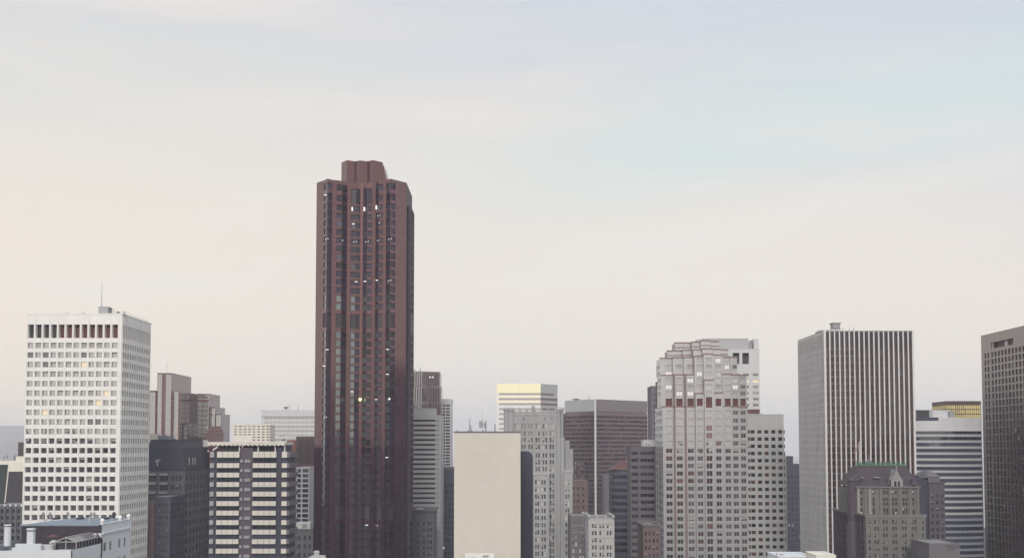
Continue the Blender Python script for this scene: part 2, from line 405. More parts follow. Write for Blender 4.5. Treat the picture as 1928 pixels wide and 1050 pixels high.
def even(n, W, frac, m0=0.0, m1=None):
    m1 = m0 if m1 is None else m1
    p = (W - m0 - m1) / n
    return [(m0 + p * (i + .5 - frac / 2), m0 + p * (i + .5 + frac / 2)) for i in range(n)]
def rows_px(y0, step, n, h, Y):
    return [(Z(y0 + step * i + h / 2, Y), Z(y0 + step * i - h / 2, Y)) for i in range(n)]
def cols_px(cs, w, x0, Y, py=850):
    return [(X(c - w / 2, Y, py) - x0, X(c + w / 2, Y, py) - x0) for c in cs]
def pick(*kw):
    ks = [k for k, w in kw]; ws = [w for k, w in kw]
    return lambda r, c, g: g.choices(ks, ws)[0]

class Box(Bld):
    """an axis-aligned block whose front stands at Y between two picture columns"""
    def __init__(s, name, label, cat, p0, p1, ytop, Y, depth, py=None, group=None):
        py = py or max(ytop, 800)
        s.x0, s.x1, s.Y, s.D = X(p0, Y, py), X(p1, Y, py), Y, depth
        s.zt = Z(ytop, Y); s.W = s.x1 - s.x0
        super().__init__(name, label, cat, (s.x0 + s.x1) / 2, Y, group)
        s.zb = s.loc.z - 1.0; s.wall = MB()
    def front(s, cols, rows, rec, st, kind=None, **k): facade(s, s.wall, (s.x0, s.Y), (1, 0), s.W, s.zb, s.zt, cols, rows, rec, st, kind, **k)
    def right(s, cols, rows, rec, st, kind=None, **k): facade(s, s.wall, (s.x1, s.Y), (0, 1), s.D, s.zb, s.zt, cols, rows, rec, st, kind, **k)
    def left(s, cols, rows, rec, st, kind=None, **k): facade(s, s.wall, (s.x0, s.Y + s.D), (0, -1), s.D, s.zb, s.zt, cols, rows, rec, st, kind, **k)
    def close(s, wall_mat, sides='b', roof='roof_gravel', cop=0.35, proud=0.12, roofname='roof', copm=None):
        w = s.wall; x0, x1, y0, y1, a, b = s.x0, s.x1, s.Y, s.Y + s.D, s.zb, s.zt
        if 'f' in sides: w.quad((x0, y0, a), (x1, y0, a), (x1, y0, b), (x0, y0, b))
        if 'r' in sides: w.quad((x1, y0, a), (x1, y1, a), (x1, y1, b), (x1, y0, b))
        if 'l' in sides: w.quad((x0, y1, a), (x0, y0, a), (x0, y0, b), (x0, y1, b))
        if 'b' in sides: w.quad((x1, y1, a), (x0, y1, a), (x0, y1, b), (x1, y1, b))
        s.wallo = s.part('wall', w, wall_mat)
        r = MB(); r.quad((x0, y0, b - 0.02), (x1, y0, b - 0.02), (x1, y1, b - 0.02), (x0, y1, b - 0.02), 0)
        t = 0.45
        for bx in ((x0 - proud, x1 + proud, y0 - proud, y0 + t), (x0 - proud, x1 + proud, y1 - t, y1 + proud), (x0 - proud, x0 + t, y0 + t, y1 - t), (x1 - t, x1 + proud, y0 + t, y1 - t)):
            r.box(*bx, b, b + cop, 1)
        wm = wall_mat if isinstance(wall_mat, str) else wall_mat[0]
        s.roofo = s.part(roofname, r, [roof, copm or wm])
        return s
def roofbox(b, p0, p1, yt, Y, depth, zb, mats, name='penthouse'):
    mb = MB(); x0, x1 = X(p0, Y), X(p1, Y); zt = Z(yt, Y)
    mb.box(x0, x1, Y, Y + depth, zb, zt - 0.25); mb.box(x0 - .12, x1 + .12, Y - .12, Y + depth + .12, zt - 0.25, zt)
    return b.part(name, mb, mats)
def mast(b, px, yt, Y, zb, r=0.12, name='antenna', m='grey_metal', arms=0):
    mb = MB(); x = X(px, Y); zt = Z(yt, Y); h = zt - zb
    mb.tube((x, Y, zb), (x, Y, zb + h * .55), r, 6); mb.tube((x, Y, zb + h * .55), (x, Y, zt), r * .6, 6)
    for i in range(arms):
        z = zb + h * (.45 + .18 * i); mb.box(x - h * .16, x + h * .16, Y - .05, Y + .05, z, z + .12)
    mb.box(x - r * 3, x + r * 3, Y - r * 3, Y + r * 3, zb, zb + .3)
    return b.part(name, mb, m)

# ------------------------------------------------------------------ setting
def setting():
    mb = MB(); xs = list(range(-2400, 2401, 60)); ys = [-1600, -1300, -1000, -800, -650, -560, -480, -420, -380, -340, -300, -260, -220, -180, -140, -100, -60, -20, 20, 60, 100, 150, 200, 260, 320, 380, 440, 500, 560, 620, 700, 780, 850, 900, 950, 1000, 1050, 1110, 1180, 1260, 1360, 1600]
    idx = {}
    for j, y in enumerate(ys):
        for i, x in enumerate(xs): idx[i, j] = len(mb.v); mb.v.append((x, y, ground_z(x, y)))
    for j in range(len(ys) - 1):
        for i in range(len(xs) - 1): mb.f.append((idx[i, j], idx[i + 1, j], idx[i + 1, j + 1], idx[i, j + 1])); mb.m.append(0)
    dm('street_ground', (0.075, 0.075, 0.078), rough=0.9, var=0.3, scale=0.05, streak=False)
    tag(link('ground', mb.mesh('ground', ['street_ground'])), kind='structure')
    dm('bay_water', (0.10, 0.12, 0.135), rough=0.22, var=0.1, scale=0.01, streak=False)
    mb = MB(); mb.quad((-11000, 1595, -1.5), (11000, 1595, -1.5), (11000, 12500, -1.5), (-11000, 12500, -1.5))
    tag(link('water', mb.mesh('water', ['bay_water'])), kind='structure')
    # the far shore
    dm('far_hillside', (0.20, 0.195, 0.17), rough=0.95, var=0.3, scale=0.002, streak=False)
    mb = MB(); rr = random.Random(4); n = 90; rows = 9; idx = {}
    for i in range(n + 1):
        x = -7500 + 5600 * i / n
        hgt = 150 + 130 * smooth(-2300, -3700, x) + 26 * mnoise.noise(Vector((x / 900, 1.3, 0))) + 10 * mnoise.noise(Vector((x / 260, 7.3, 0)))
        hgt *= smooth(-1900, -3300, x)
        for j in range(rows + 1):
            t = j / rows; y = 8300 + 1500 * t + 130 * mnoise.noise(Vector((x / 500, t * 4, 2)))
            z = -3 + hgt * smooth(0, 1, t) + (1 - abs(2 * t - 1)) * 22 * mnoise.noise(Vector((x / 330, t * 5, 5)))
            idx[i, j] = len(mb.v); mb.v.append((x, y, z))
    for i in range(n):
        for j in range(rows): mb.f.append((idx[i, j], idx[i + 1, j], idx[i + 1, j + 1], idx[i, j + 1])); mb.m.append(0)
    o = link('hills', mb.mesh('hills', ['far_hillside'])); tag(o, kind='structure')
    for p in o.data.polygons: p.use_smooth = True
    # unseen blocks behind the viewer, standing for buildings, shaped for window reflections
    dm('unseen_skyline', (0.10, 0.095, 0.10), rough=0.95, var=0.3, scale=0.05, streak=False)
    mb = MB(); rr = random.Random(11); x = -900.0
    while x < 900:
        w = rr.uniform(16, 46); h = rr.choice((4, 7, 10, 14, 18, 24)) * rr.uniform(.8, 1.2)
        mb.box(x, x + w, -330 - rr.uniform(0, 60), -440, 60, 104 + h * 0.9); x += w
    tag(link('hill', mb.mesh('hill', ['unseen_skyline'])), kind='structure')  # the added reflection blocks rather than terrain
setting()

# ================================================================== A  white grid tower
def white_tower():
    Y = 470; b = Box('office_tower', 'bright white concrete tower with a square window grid and dark tall openings under its parapet', 'office tower', 46.5, 226, 592, Y, 38)
    st = style('grey_metal', ['glass_mirror', 'glass_grey'], fw=0.10); st2 = style('white_concrete', ['louvre_maroon', 'louvre_dark'], fw=0.0)
    cs = [54.3 + 14.45 * i for i in range(12)]; cols = cols_px(cs, 10.8, b.x0, Y, 800)
    rows = rows_px(650, 17.97, 24, 10.4, Y)
    mech = [(Z(636, Y), Z(610.5, Y))]
    nr = len(rows)
    def kind(r, c, g):
        r = nr - 1 - r
        if (r, c) in ((2, 7), (7, 2), (5, 10), (6, 9)): return 'warm'
        if r in (0,): return g.choices(['blind', 'a'], [3, 2])[0]
        return g.choices(['a', 'half', 'blind', 'b'], [13, 1.3, .4, .8])[0]
    facade(b, b.wall, (b.x0, Y), (1, 0), b.W, b.zb, Z(641, Y), cols, rows, 0.75, st, kind)
    facade(b, b.wall, (b.x0, Y), (1, 0), b.W, Z(641, Y), b.zt, cols, mech, 2.2, st2, lambda r, c, g: 'a' if c > 3 else 'b', name='louvre_opening')
    sc = even(12, b.D, .70, 0.9)
    facade(b, b.wall, (b.x1, Y), (0, 1), b.D, b.zb, Z(641, Y), sc, rows, 0.38, st, pick(('a', 8), ('half', 1)))
    facade(b, b.wall, (b.x1, Y), (0, 1), b.D, Z(641, Y), b.zt, sc, mech, 1.2, st2, lambda r, c, g: 'b', name='louvre_opening')
    # slender ribs that run up between the bays
    def rib(u, o, us):
        n = (u[1], -u[0])
        for t in us:
            mb = MB(); mb.obox((o[0] + u[0] * (t - .17) + n[0] * .22, o[1] + u[1] * (t - .17) + n[1] * .22), u, .34, n, .23, b.zb, Z(596, Y)); b.part('rib', mb, 'white_concrete')
    pitch = (cols[1][0] - cols[0][0]); rib((1, 0), (b.x0, Y), [cols[0][0] - (pitch - (cols[0][1] - cols[0][0])) / 2 + pitch * i for i in range(13)])
    p2 = (b.D - 1.8) / 12; rib((0, 1), (b.x1, Y), [0.9 + p2 * i for i in range(13)])
    b.close('white_concrete', 'lb', cop=0.5)
    roofbox(b, 181, 199, 577, Y + 14, 5, b.zt, 'grey_panel'); mast(b, 187, 531, Y + 16, Z(577, Y + 14), .16)
    roofbox(b, 198, 203, 580, Y + 16, 2.5, b.zt, 'grey_metal', 'vent_housing')
    mast(b, 209.5, 582, Y + 12, b.zt, .25, arms=1); mast(b, 230, 585, Y + 3, b.zt, .3)
    for (p, yt, w, d0) in ((150, 588.5, 3, 20), (120, 589, 5, 22), (90, 589.5, 2.5, 18), (215, 586, 3, 10)):
        roofbox(b, p, p + w, yt, Y + d0, 2.2, b.zt, 'grey_metal', 'vent_housing')
    mb = MB(); z = b.zt + .5
    for i in range(13): y = Y + 1.5 + i * 2.9; mb.tube((b.x1 - .9, y, z), (b.x1 - .9, y, z + 1.0), .05, 5)
    mb.tube((b.x1 - .9, Y + 1.5, z + 1.0), (b.x1 - .9, Y + 36.3, z + 1.0), .05, 5); b.part('railing', mb, 'grey_metal')
    b.finish()
white_tower()

# ================================================================== J  red granite tower
def granite_tower():
    Y = 573.0; b = Bld('skyscraper', 'very tall dark red granite skyscraper with folded bay windows and a smaller fluted crown', 'skyscraper', X(676, Y), Y + 20)
    zb = b.loc.z - 1
    base = [(588, 8), (600, 4), (614, 0), (628, 2), (645, 6), (664, 8), (686, 8), (705, 5), (722, 1.5), (735, 0), (750, 3), (761, 8)]
    def off(px):
        for (a, p), (c, q) in zip(base, base[1:]):
            if a <= px <= c: return p + (q - p) * (px - a) / (c - a)
        return base[0][1] if px < base[0][0] else base[-1][1]
    bays = [(606, 622), (630, 648), (655, 672), (678, 695), (703, 718), (725, 742)]
    pt = lambda px, d=0: (X(px, Y, 600) , Y + off(px) + d)
    wall = MB(); zt = Z(338, Y + 2)
    rowlist = [384 + 15.55 * i + 6.2 for i in range(13)]                  # rows above the upper plant floor
    rowlist += [624 + 15.55 * i + 6.2 for i in range(21)] + [985 + 15.55 * i + 6.2 for i in range(6)]
    rows = [(Z(c + 5.5, Y + 4), Z(c - 5.5, Y + 4)) for c in rowlist]
    mechs = [(Z(617, Y + 4), Z(590, Y + 4)), (Z(977, Y + 4), Z(951, Y + 4))]
    top2 = [(Z(359, Y + 4), Z(347, Y + 4)), (Z(379, Y + 4), Z(367, Y + 4))]; topt = [(Z(381, Y + 4), Z(352, Y + 4))]
    stone = 'carnelian_granite'
    def bay_mesh(p, a, q, h, nm, mats, lamp=None):
        """a folded window: two panes that meet at the ridge a"""
        c = ((p[0] + q[0]) / 2, (p[1] + q[1]) / 2); mb = MB(); L_ = lambda t: (t[0] - c[0], t[1] - c[1])
        P_, A_, Q_ = L_(p), L_(a), L_(q)
        for s0, s1, m in ((P_, A_, 1), (A_, Q_, 2)):
            mb.quad((*s0, 0), (*s1, 0), (*s1, h), (*s0, h), m)
        mb.box(A_[0] - .08, A_[0] + .08, A_[1] - .16, A_[1] - .02, 0, h, 0)
        if lamp == 'wide': mb.box(P_[0] * .1, Q_[0] * .62, A_[1] - .06, A_[1] + .2, h * .66, h * .78, 3)
        if lamp == 'dot':
            for q_, z_ in ((-.42, .40), (.16, .5)): mb.box(Q_[0] * q_, Q_[0] * (q_ + .14), A_[1] - .06, A_[1] + .2, h * z_, h * (z_ + .15), 3)
        if lamp == 'strip': mb.box(P_[0] * .8, P_[0] * .2, A_[1] - .06, A_[1] + .5, h * .72, h * .84, 3)
        if lamp == 'blob': mb.box(P_[0] * .95, P_[0] * .62, A_[1] - .05, A_[1] + 1.2, h * .2, h * .85, 3)
        return mb.mesh(nm, mats), c
    pts = [pt(588, 1.2)]
    xs = []
    for (p0, p1) in bays: xs += [(p0, 1.3), ((p0 + p1) / 2, 0.0), (p1, 1.3)]
    pts += [pt(px, d) for px, d in xs] + [pt(761, 1.2)]
    def solid(i, z0, z1, m=0):
        a, c = pts[i], pts[i + 1]; wall.quad((*a, z0), (*c, z0), (*c, z1), (*a, z1), m)
    rng = random.Random(5)
    nseg = len(pts) - 1
    back = Y + 42
    for k in range(6):
        iL, iR = 1 + 3 * k, 2 + 3 * k
        A, Rr, B_ = pts[iL], pts[iL + 1], pts[iL + 2]
        openings = sorted(rows + mechs + (topt if k in (2, 3) else top2))
        z = zb
        for (lo, hi) in openings:
            solid(iL, z, lo); solid(iR, z, lo); z = hi
        solid(iL, z, zt); solid(iR, z, zt)
        rec = 0.5
        p, a, q = (A[0] + .12, A[1] + rec), (Rr[0], Rr[1] + rec), (B_[0] - .12, B_[1] + rec)
        for (lo, hi) in openings:       # sills, heads, jambs
            for zz, up in ((lo, 1), (hi, 0)):
                f = [(*A, zz), (*Rr, zz), (*a, zz), (*p, zz)]; g_ = [(*Rr, zz), (*B_, zz), (*q, zz), (*a, zz)]
                wall.quad(*(f if up else f[::-1])); wall.quad(*(g_ if up else g_[::-1]))
            wall.quad((*A, lo), (*p, lo), (*p, hi), (*A, hi)); wall.quad((*q, lo), (*B_, lo), (*B_, hi), (*q, hi))
        meshes = {}
        for (lo, hi) in openings:
            h = hi - lo; mech = (lo, hi) in mechs
            r = 840 - ((lo + hi) / 2 - EYE) / (Y + 4) * F
            lamp = None
            if not mech:
                if 386 < r < 396 and 1 <= k <= 4: lamp = 'blob'
                elif 445 < r < 462 and rng.random() < .8: lamp = 'dot'
                elif 490 < r < 500 and k == 1: lamp = 'blob'
                elif 520 < r < 535 and k > 0: lamp = rng.choice(['wide', 'strip', 'dot'])
                elif rng.random() < (.13 if r < 640 else .10 if r < 800 else .02): lamp = rng.choice(['wide', 'dot', 'strip', 'strip'])
                if 978 < r < 995 and k in (3, 4): lamp = 'wide'
            glv = ('louvre_dark', 'louvre_dark') if mech else rng.choice([('glass_night', 'glass_night')] * 5 + [('glass_dark', 'glass_night')]) if r < 545 else ('glass_teal', 'glass_night') if r < 835 else ('glass_dark', 'glass_night')  # sky reflection on the left panes put in as paler glass, by row
            key = (round(h, 2), lamp, glv)
            if key not in meshes: meshes[key] = bay_mesh(p, a, q, h, 'window', ['carnelian_granite' if mech else 'bronze_metal', glv[0], glv[1], 'lamp_white'], lamp)
            me, c = meshes[key]
            b.window(me, (c[0], c[1], lo), (1, 0), q[0] - p[0], h, 'louvre_opening' if mech else 'window')
    for i in [0] + [3 + 3 * k for k in range(6)]: solid(i, zb, zt)
    # sides
    L0, R0 = pts[0], pts[-1]
    sst = style('bronze_metal', ['glass_night', 'glass_night'], fw=.1)
    flank = MB()
    def side(o, u, W, z1):
        facade(b, flank, o, u, W, zb, z1, even(7, W, .62, 1.0), rows, 0.5, sst, pick(('a', 3), ('b', 1)))
    side(R0, (0, 1), back - R0[1], zt); side((L0[0], back), (0, -1), back - L0[1], zt)
    wall.quad((R0[0], back, zb), (L0[0], back, zb), (L0[0], back, zt), (R0[0], back, zt))
    n = len(wall.v); ring = pts + [(R0[0], back), (L0[0], back)]
    wall.v += [(*q, zt) for q in ring]; wall.f.append(tuple(range(n, n + len(ring)))); wall.m.append(0)
    b.part('wall', wall, stone); b.part('side_wall', flank, 'honed_granite')
    # the lower wing on the south side
    wg = MB(); Yw = Y + 16; xw0, xw1 = R0[0] - 1, X(773, Yw, 600); zw = Z(388, Yw)
    wg.quad((xw0, Yw, zb), (xw1, Yw, zb), (xw1, Yw, zw), (xw0, Yw, zw))
    facade(b, wg, (xw1, Yw), (0, 1), 20, zb, zw, even(5, 20, .62, .8), rows[:-1], .5, sst, pick(('a', 3), ('b', 1)))
    wg.quad((xw1, Yw + 20, zb), (xw0, Yw + 20, zb), (xw0, Yw + 20, zw), (xw1, Yw + 20, zw)); wg.quad((xw0, Yw, zw), (xw1, Yw, zw), (xw1, Yw + 20, zw), (xw0, Yw + 20, zw))
    b.part('side_wing', wg, 'honed_granite')
    # fluted crown
    cr = MB(); Yc = Y + 12; prof = [(639.5, 6), (653, .5), (666, 3), (677.5, 1.2), (690, 3), (702, .5), (718, 5)]
    ring = [(X(px, Yc, 320), Yc + d) for px, d in prof] + [(X(718, Yc, 320), Yc + 26), (X(639.5, Yc, 320), Yc + 26)]
    cr.prism(ring, zt - .5, Z(302.5, Yc))
    xr = X(718, Yc, 320)
    for i in range(6):
        cr.box(xr - .2, xr + .5 + i * .33, Yc + 7 + i * .4, Yc + 24 - i * .3, zt - .4, Z(306 + i * 5.2, Yc))
    b.part('crown', cr, stone)
    cp = MB(); cp.prism([(x, y - .15) if i < 7 else (x, y) for i, (x, y) in enumerate(ring)], Z(302.5, Yc), Z(302.5, Yc) + .35); b.part('coping', cp, 'red_granite')
    for px, py, mt, r in ((678, 751.5, 'lamp_yellow', .8), (733, 750.5, 'lamp_white', .55)):
        mb = MB(); y = Y + off(px) - .15; mb.lathe((X(px, y, py), y, Z(py, y) - r), [(r * .2, 0), (r * .8, r * .35), (r, r), (r * .8, r * 1.65), (r * .2, 2 * r)], 10); b.part('lamp', mb, mt)
    b.finish()
granite_tower()

# ================================================================== L  blank beige block
def blank_block():
    Y = 260; b = Box('windowless_building', 'plain beige windowless block with antennas along its flat roof', 'building', 855, 980, 814, Y, 34, py=930)
    b.close('beige_render', 'frlb', cop=.3, proud=.10, copm='taupe_stone')
    zt = b.zt + .3
    mast(b, 884.5, 787, Y + 3, zt, .16); mast(b, 887, 800, Y + 4, zt, .10)
    mb = MB(); x = X(909, Y + 6); y = Y + 6
    mb.tube((X(914.5, y), y, zt), (X(914.5, y), y, Z(792, y)), .16, 8); mb.tube((X(906, y), y, Z(797, y)), (X(914.5, y), y, Z(799, y)), .10, 6); mb.box(X(902, y), X(908, y), y - .4, y + .4, Z(804.5, y), Z(792, y)); mb.box(X(911, y), X(913, y), y - .3, y + .3, Z(804, y), Z(796, y))
    b.part('antenna', mb, 'grey_metal'); mast(b, 909, 774, Y + 8, zt, .05); mast(b, 860, 806, Y + 9, zt, .04)
    mb = MB(); mb.box(X(930.8, y), X(933.2, y), y - .2, y + .2, zt, Z(797, y)); mb.box(X(930.2, y), X(933.8, y), y - .3, y + .3, zt, zt + .3); b.part('antenna', mb, 'grey_metal')
    mb = MB(); mb.tube((X(889, y), y, zt), (X(976, y), y, zt + .02), .06, 5)
    for i in range(8): mb.tube((X(889 + i * 12.4, y), y, zt - .3), (X(889 + i * 12.4, y), y, zt + .02), .04, 5)
    b.part('roof_pipe', mb, 'grey_metal')
    b.finish()
    Y = 300; x0, x1 = X(972, Y, 930), X(1003.5, Y, 930); zt = Z(849, Y)
    b = Bld('windowless_building', 'dark navy windowless slab with a rounded roof corner beside the beige block', 'building', (x0 + x1) / 2, Y)
    mb = MB(); r = 1.6; prof = [(x0, b.loc.z - 1), (x1, b.loc.z - 1), (x1, zt - r)] + [(x1 - r + r * math.cos(RAD(a)), zt - r + r * math.sin(RAD(a))) for a in range(15, 91, 15)] + [(x0, zt)]
    n = len(prof); mb.v = [(x, Y, z) for x, z in prof] + [(x, Y + 26, z) for x, z in prof]
    mb.f.append(tuple(range(n))); mb.f.append(tuple(range(2 * n - 1, n - 1, -1))); mb.m += [0, 0]
    for i in range(n):
        j = (i + 1) % n; mb.f.append((i, i + n, j + n, j)); mb.m.append(0)
    b.part('wall', mb, 'dark_slate')
    mb = MB(); mb.box(X(984, Y), X(998, Y), Y + 3, Y + 9, zt - .1, zt + .5); b.part('roof_hatch', mb, 'grey_metal'); b.finish()
blank_block()

# ================================================================== R  stepped crown tower
def crown_tower():
    Y = 515.0
    cols = [(1248, 1270, 6), (1270, 1291, 4.4), (1291, 1310, 2.8), (1310, 1327, 1.3), (1327, 1345, 0), (1345, 1362, 1.3), (1362, 1378.5, 2.6), (1378.5, 1393, 3.7), (1393, 1408, 4.7)]
    stages = [[(0, 766), (1.5, 707), (4.5, 675)], [(0, 766), (1.5, 706), (4.5, 674), (8, 661)], [(0, 766), (1.5, 706), (4.5, 673), (8, 660), (11, 646)],
              [(0, 741), (2.2, 671), (5.5, 659), (9.5, 644.5)], [(0, 716), (2, 667), (5, 657), (9, 642)], [(0, 740), (2.2, 669), (5.5, 658), (9.5, 643.5)],
              [(0, 765), (1.5, 705), (4.5, 672), (8, 659)], [(0, 766), (1.5, 706), (4.5, 672.5)], [(0, 767), (1.5, 707)]]
    spread_ = {(0, 1): (1246, 1270), (0, 2): (1246, 1270), (1, 3): (1262, 1291), (2, 4): (1278, 1310)}
    wins = [(1254, 1266.3), (1274, 1286), (1295, 1307), (1312.8, 1324), (1330, 1341.8), (1348.4, 1359), (1365.8, 1376.5), (1380.6, 1391), (1395, 1405.2)]
    b = Bld('office_tower', 'pale grey granite tower stepping back to a tiered crown trimmed in dark red', 'office tower', X(1328, Y), Y + 18)
    zb = b.loc.z - 1; wall = MB(); back = Y + 34
    st = style('pale_stone', ['glass_silver', 'glass_red'], fw=.16, nv=1); stm = style('red_granite', ['louvre_maroon'], fw=.12, nv=2); stc = style('pale_stone', ['glass_silver', 'curtain'], fw=.2, nv=1)
    low = [791.5 + 14.22 * i for i in range(20)]; up = [678 + 12.5 * i for i in range(6)]
    rng = random.Random(3)
    for k, ((p0, p1, d), stg) in enumerate(zip(cols, stages)):
        z = zb; yy = Y + d
        x0, x1 = X(p0, yy), X(p1, yy)
        for j, (o, yt) in enumerate(stg):
            ys = yy + o; back = Y + 34 if j == 0 else ys + (14 if j < 3 else 9); a_, e_ = spread_.get((k, j), (p0, p1)); x0, x1 = X(a_, yy), X(e_, yy); zt = Z(yt, ys); W = x1 - x0
            wc = [(X(wins[k][0], ys, 850) - x0, X(wins[k][1], ys, 850) - x0)]
            R_ = []
            if j == 0:
                hh = 8.8 if k != 4 else 10.6
                R_ += [(Z(c + hh / 2, ys), Z(c - hh / 2, ys)) for c in low] + [(Z(781, ys), Z(772.5, ys))]
            R_ += [(Z(c + 4.3, ys), Z(c - 4.3, ys)) for c in up if c - 5 > yt]
            M_ = [(Z(764, ys), Z(750, ys))] if k != 4 else [(Z(767, ys), Z(747, ys))]
            z0 = z
            kd = lambda r, c, g: g.choices(['a', 'b', 'half'], [9, 1, .6])[0]
            ku = lambda r, c, g: g.choices(['a', 'curtain', 'white', 'blind'], [5, 2, 1.5, 1])[0]
            cut = [v for v in (Z(770, ys), Z(745.5, ys)) if z0 + .2 < v < zt - .2]
            edges = [z0] + cut + [zt]
            for a, c in zip(edges, edges[1:]):
                mid = (a + c) / 2; py = 840 - (mid - EYE) / ys * F
                if py > 770: facade(b, wall, (x0, ys), (1, 0), W, a, c, wc, R_, .35, st, kd)
                elif py > 745: facade(b, wall, (x0, ys), (1, 0), W, a, c, wc, M_, .6, stm, None, name='louvre_opening')
                else: facade(b, wall, (x0, ys), (1, 0), W, a, c, wc, [r for r in R_ if r[0] > a + .05 and r[1] < c - .05], .3, stc, ku)
            # returns on both sides in red granite, back to the core
            rm = 1
            facade(b, wall, (x0, back), (0, -1), back - ys, z0, zt, even(4, back - ys, .5, .5), R_ if j == 0 else [r for r in R_ if r[1] < zt - .3], .3, st, pick(('b', 2), ('a', 2))) if k == 0 else wall.quad((x0, back, z0), (x0, ys, z0), (x0, ys, zt), (x0, back, zt), rm); wall.quad((x1, ys, z0), (x1, back, z0), (x1, back, zt), (x1, ys, zt), 0 if k == 8 else rm)
            wall.quad((x0, ys, zt), (x1, ys, zt), (x1, back, zt), (x0, back, zt), 0)
            cp = MB(); cp.box(x0 - .18, x1 + .18, ys - .22, ys + 1.2, zt + .003, zt + .5); b.part('cornice', cp, 'pink_granite')
            if j >= 3:
                cp = MB(); cp.box(x0 - .12, x1 + .12, ys - .16, ys - .003, zt - 2.1, zt - 1.7); b.part('string_course', cp, 'pink_granite')
            z = zt - .01
    back = Y + 34; xl, xr = X(1248, Y + 6), X(1408, Y + 4.7)
    # the flank, seen at a shallow angle, with its own bay
    fl = MB(); xf = X(1243.5, Y + 17); fo = (xf, back)
    facade(b, fl, fo, (0, -1), 17, zb, Z(716, Y + 15), even(4, 17, .55, .6), [(Z(c + 4.4, Y + 20), Z(c - 4.4, Y + 20)) for c in low] + [(Z(764, Y + 18), Z(750, Y + 18))], .3, style('pale_stone', ['glass_red', 'glass_silver'], fw=.14), pick(('a', 3), ('b', 1)))
    fl.quad((xf, Y + 17, zb), (xl, Y + 17, zb), (xl, Y + 17, Z(716, Y + 15)), (xf, Y + 17, Z(716, Y + 15))); fl.quad((xf, Y + 17, Z(716, Y + 15)), (xl, Y + 17, Z(716, Y + 15)), (xl, back, Z(716, Y + 15)), (xf, back, Z(716, Y + 15)))
    b.part('side_wall', fl, 'taupe_stone')
    b.part('wall', wall, ['grey_granite', 'pink_granite'])
    for k in (1, 2):       # dark red edge strips that climb the western bays
        yy = Y + cols[k][2]; mb = MB(); x = X(cols[k][0], yy); mb.box(x - .12, x + .42, yy - .08, yy + .5, zb, Z(707, yy + 2)); b.part('edge_strip', mb, 'pink_granite')
    # tiny penthouse
    mb = MB(); mb.box(X(1314, Y + 14), X(1322, Y + 14), Y + 14, Y + 20, Z(645, Y + 10) - .5, Z(638.5, Y + 14)); b.part('penthouse', mb, 'grey_panel')
    b.finish()
crown_tower()

# ================================================================== V  finned tower
def finned_tower():
    Y = 430; b = Box('office_tower', 'dark glass tower striped by many white vertical fins beside the green-crested roof', 'office tower', 1553, 1719, 624, Y, 39, py=700)
    n = 18; pitch = b.W / n; zt = b.zt; fd = .75
    def run(o, u, nn, pp, fd, gl):
        nrm = (u[1], -u[0])
        for i in range(nn + 1):
            w = .46 if i not in (0, nn) else .75
            mb = MB(); c = (o[0] + u[0] * (pp * i - w / 2) + nrm[0] * fd, o[1] + u[1] * (pp * i - w / 2) + nrm[1] * fd); mb.obox(c, u, w, nrm, fd + .1, b.zb, zt + (.5 if i in (0, nn) else 0)); b.part('fin', mb, 'silver_fin')
        for i in range(nn):
            a = (o[0] + u[0] * (pp * i + .31), o[1] + u[1] * (pp * i + .31)); w = pp - .62
            mb = MB(); c = (a[0] + u[0] * w, a[1] + u[1] * w)
            for k in range(31):
                y0 = 655 + 13.0 * k
                lo, hi = Z(y0 + 13.0, Y), Z(y0 + 3.6, Y)
                mb.quad((*a, lo), (*c, lo), (*c, hi), (*a, hi), 0 if (k * 7 + i * 3) % 11 else 2)
                mb.quad((a[0] + nrm[0] * .06, a[1] + nrm[1] * .06, hi), (c[0] + nrm[0] * .06, c[1] + nrm[1] * .06, hi), (c[0] + nrm[0] * .06, c[1] + nrm[1] * .06, Z(y0, Y)), (a[0] + nrm[0] * .06, a[1] + nrm[1] * .06, Z(y0, Y)), 1)
            mb.quad((*a, Z(655, Y)), (*c, Z(655, Y)), (*c, zt), (*a, zt), 3)
            mb.box(a[0] + w * .42 - .1 if u[0] else a[0] - .1, a[0] + w * .42 + .1 if u[0] else a[0] + .1, a[1] - .12 if u[0] else a[1] - w * .42, a[1] - .01 if u[0] else a[1] - w * .42 + .1, Z(655, Y), zt, 1) if u[0] else None
            b.part('window_strip', mb, [gl, 'grey_panel' if u[1] else 'bronze_spandrel' if i < 6 else 'bronze_metal', 'glass_dark', 'louvre_dark'])
    run((b.x0, Y), (1, 0), n, pitch, .75, 'glass_maroon'); run((b.x0, Y + b.D), (0, -1), 22, b.D / 22, .26, 'glass_silver')
    b.wall.box(b.x0 + .2, b.x1 - .2, Y + .2, Y + b.D - .2, b.zb, zt - .2); b.close('dark_metal', '', cop=.4, proud=.05, copm='grey_metal')
    zt += .4
    mb = MB(); y = Y + 9; mb.box(X(1571, y), X(1585, y), y, y + 3.5, Z(617, y), Z(609, y)); mb.box(X(1569.5, y), X(1586.5, y), y - .3, y + 3.8, Z(609, y), Z(607, y))
    for p in (1572, 1576, 1580, 1584):
        for q in (0.2, 3.2): mb.tube((X(p, y), y + q, zt - .2), (X(p, y), y + q, Z(617, y)), .14, 6)
    mb.box(X(1568, y), X(1592, y), y - .4, y - .2, Z(619.5, y), Z(618.6, y)); b.part('cooling_unit', mb, 'grey_metal')
    mb = MB(); mb.box(X(1548, Y + 12), X(1566, Y + 12), Y + 12, Y + 20, zt - .4, Z(621, Y + 12)); b.part('penthouse', mb, 'grey_metal')
    mast(b, 1602, 615, Y + 6, zt, .08, arms=1); mast(b, 1610, 613, Y + 6, zt, .09, arms=1); mast(b, 1648, 621, Y + 6, zt, .07)
    b.finish()
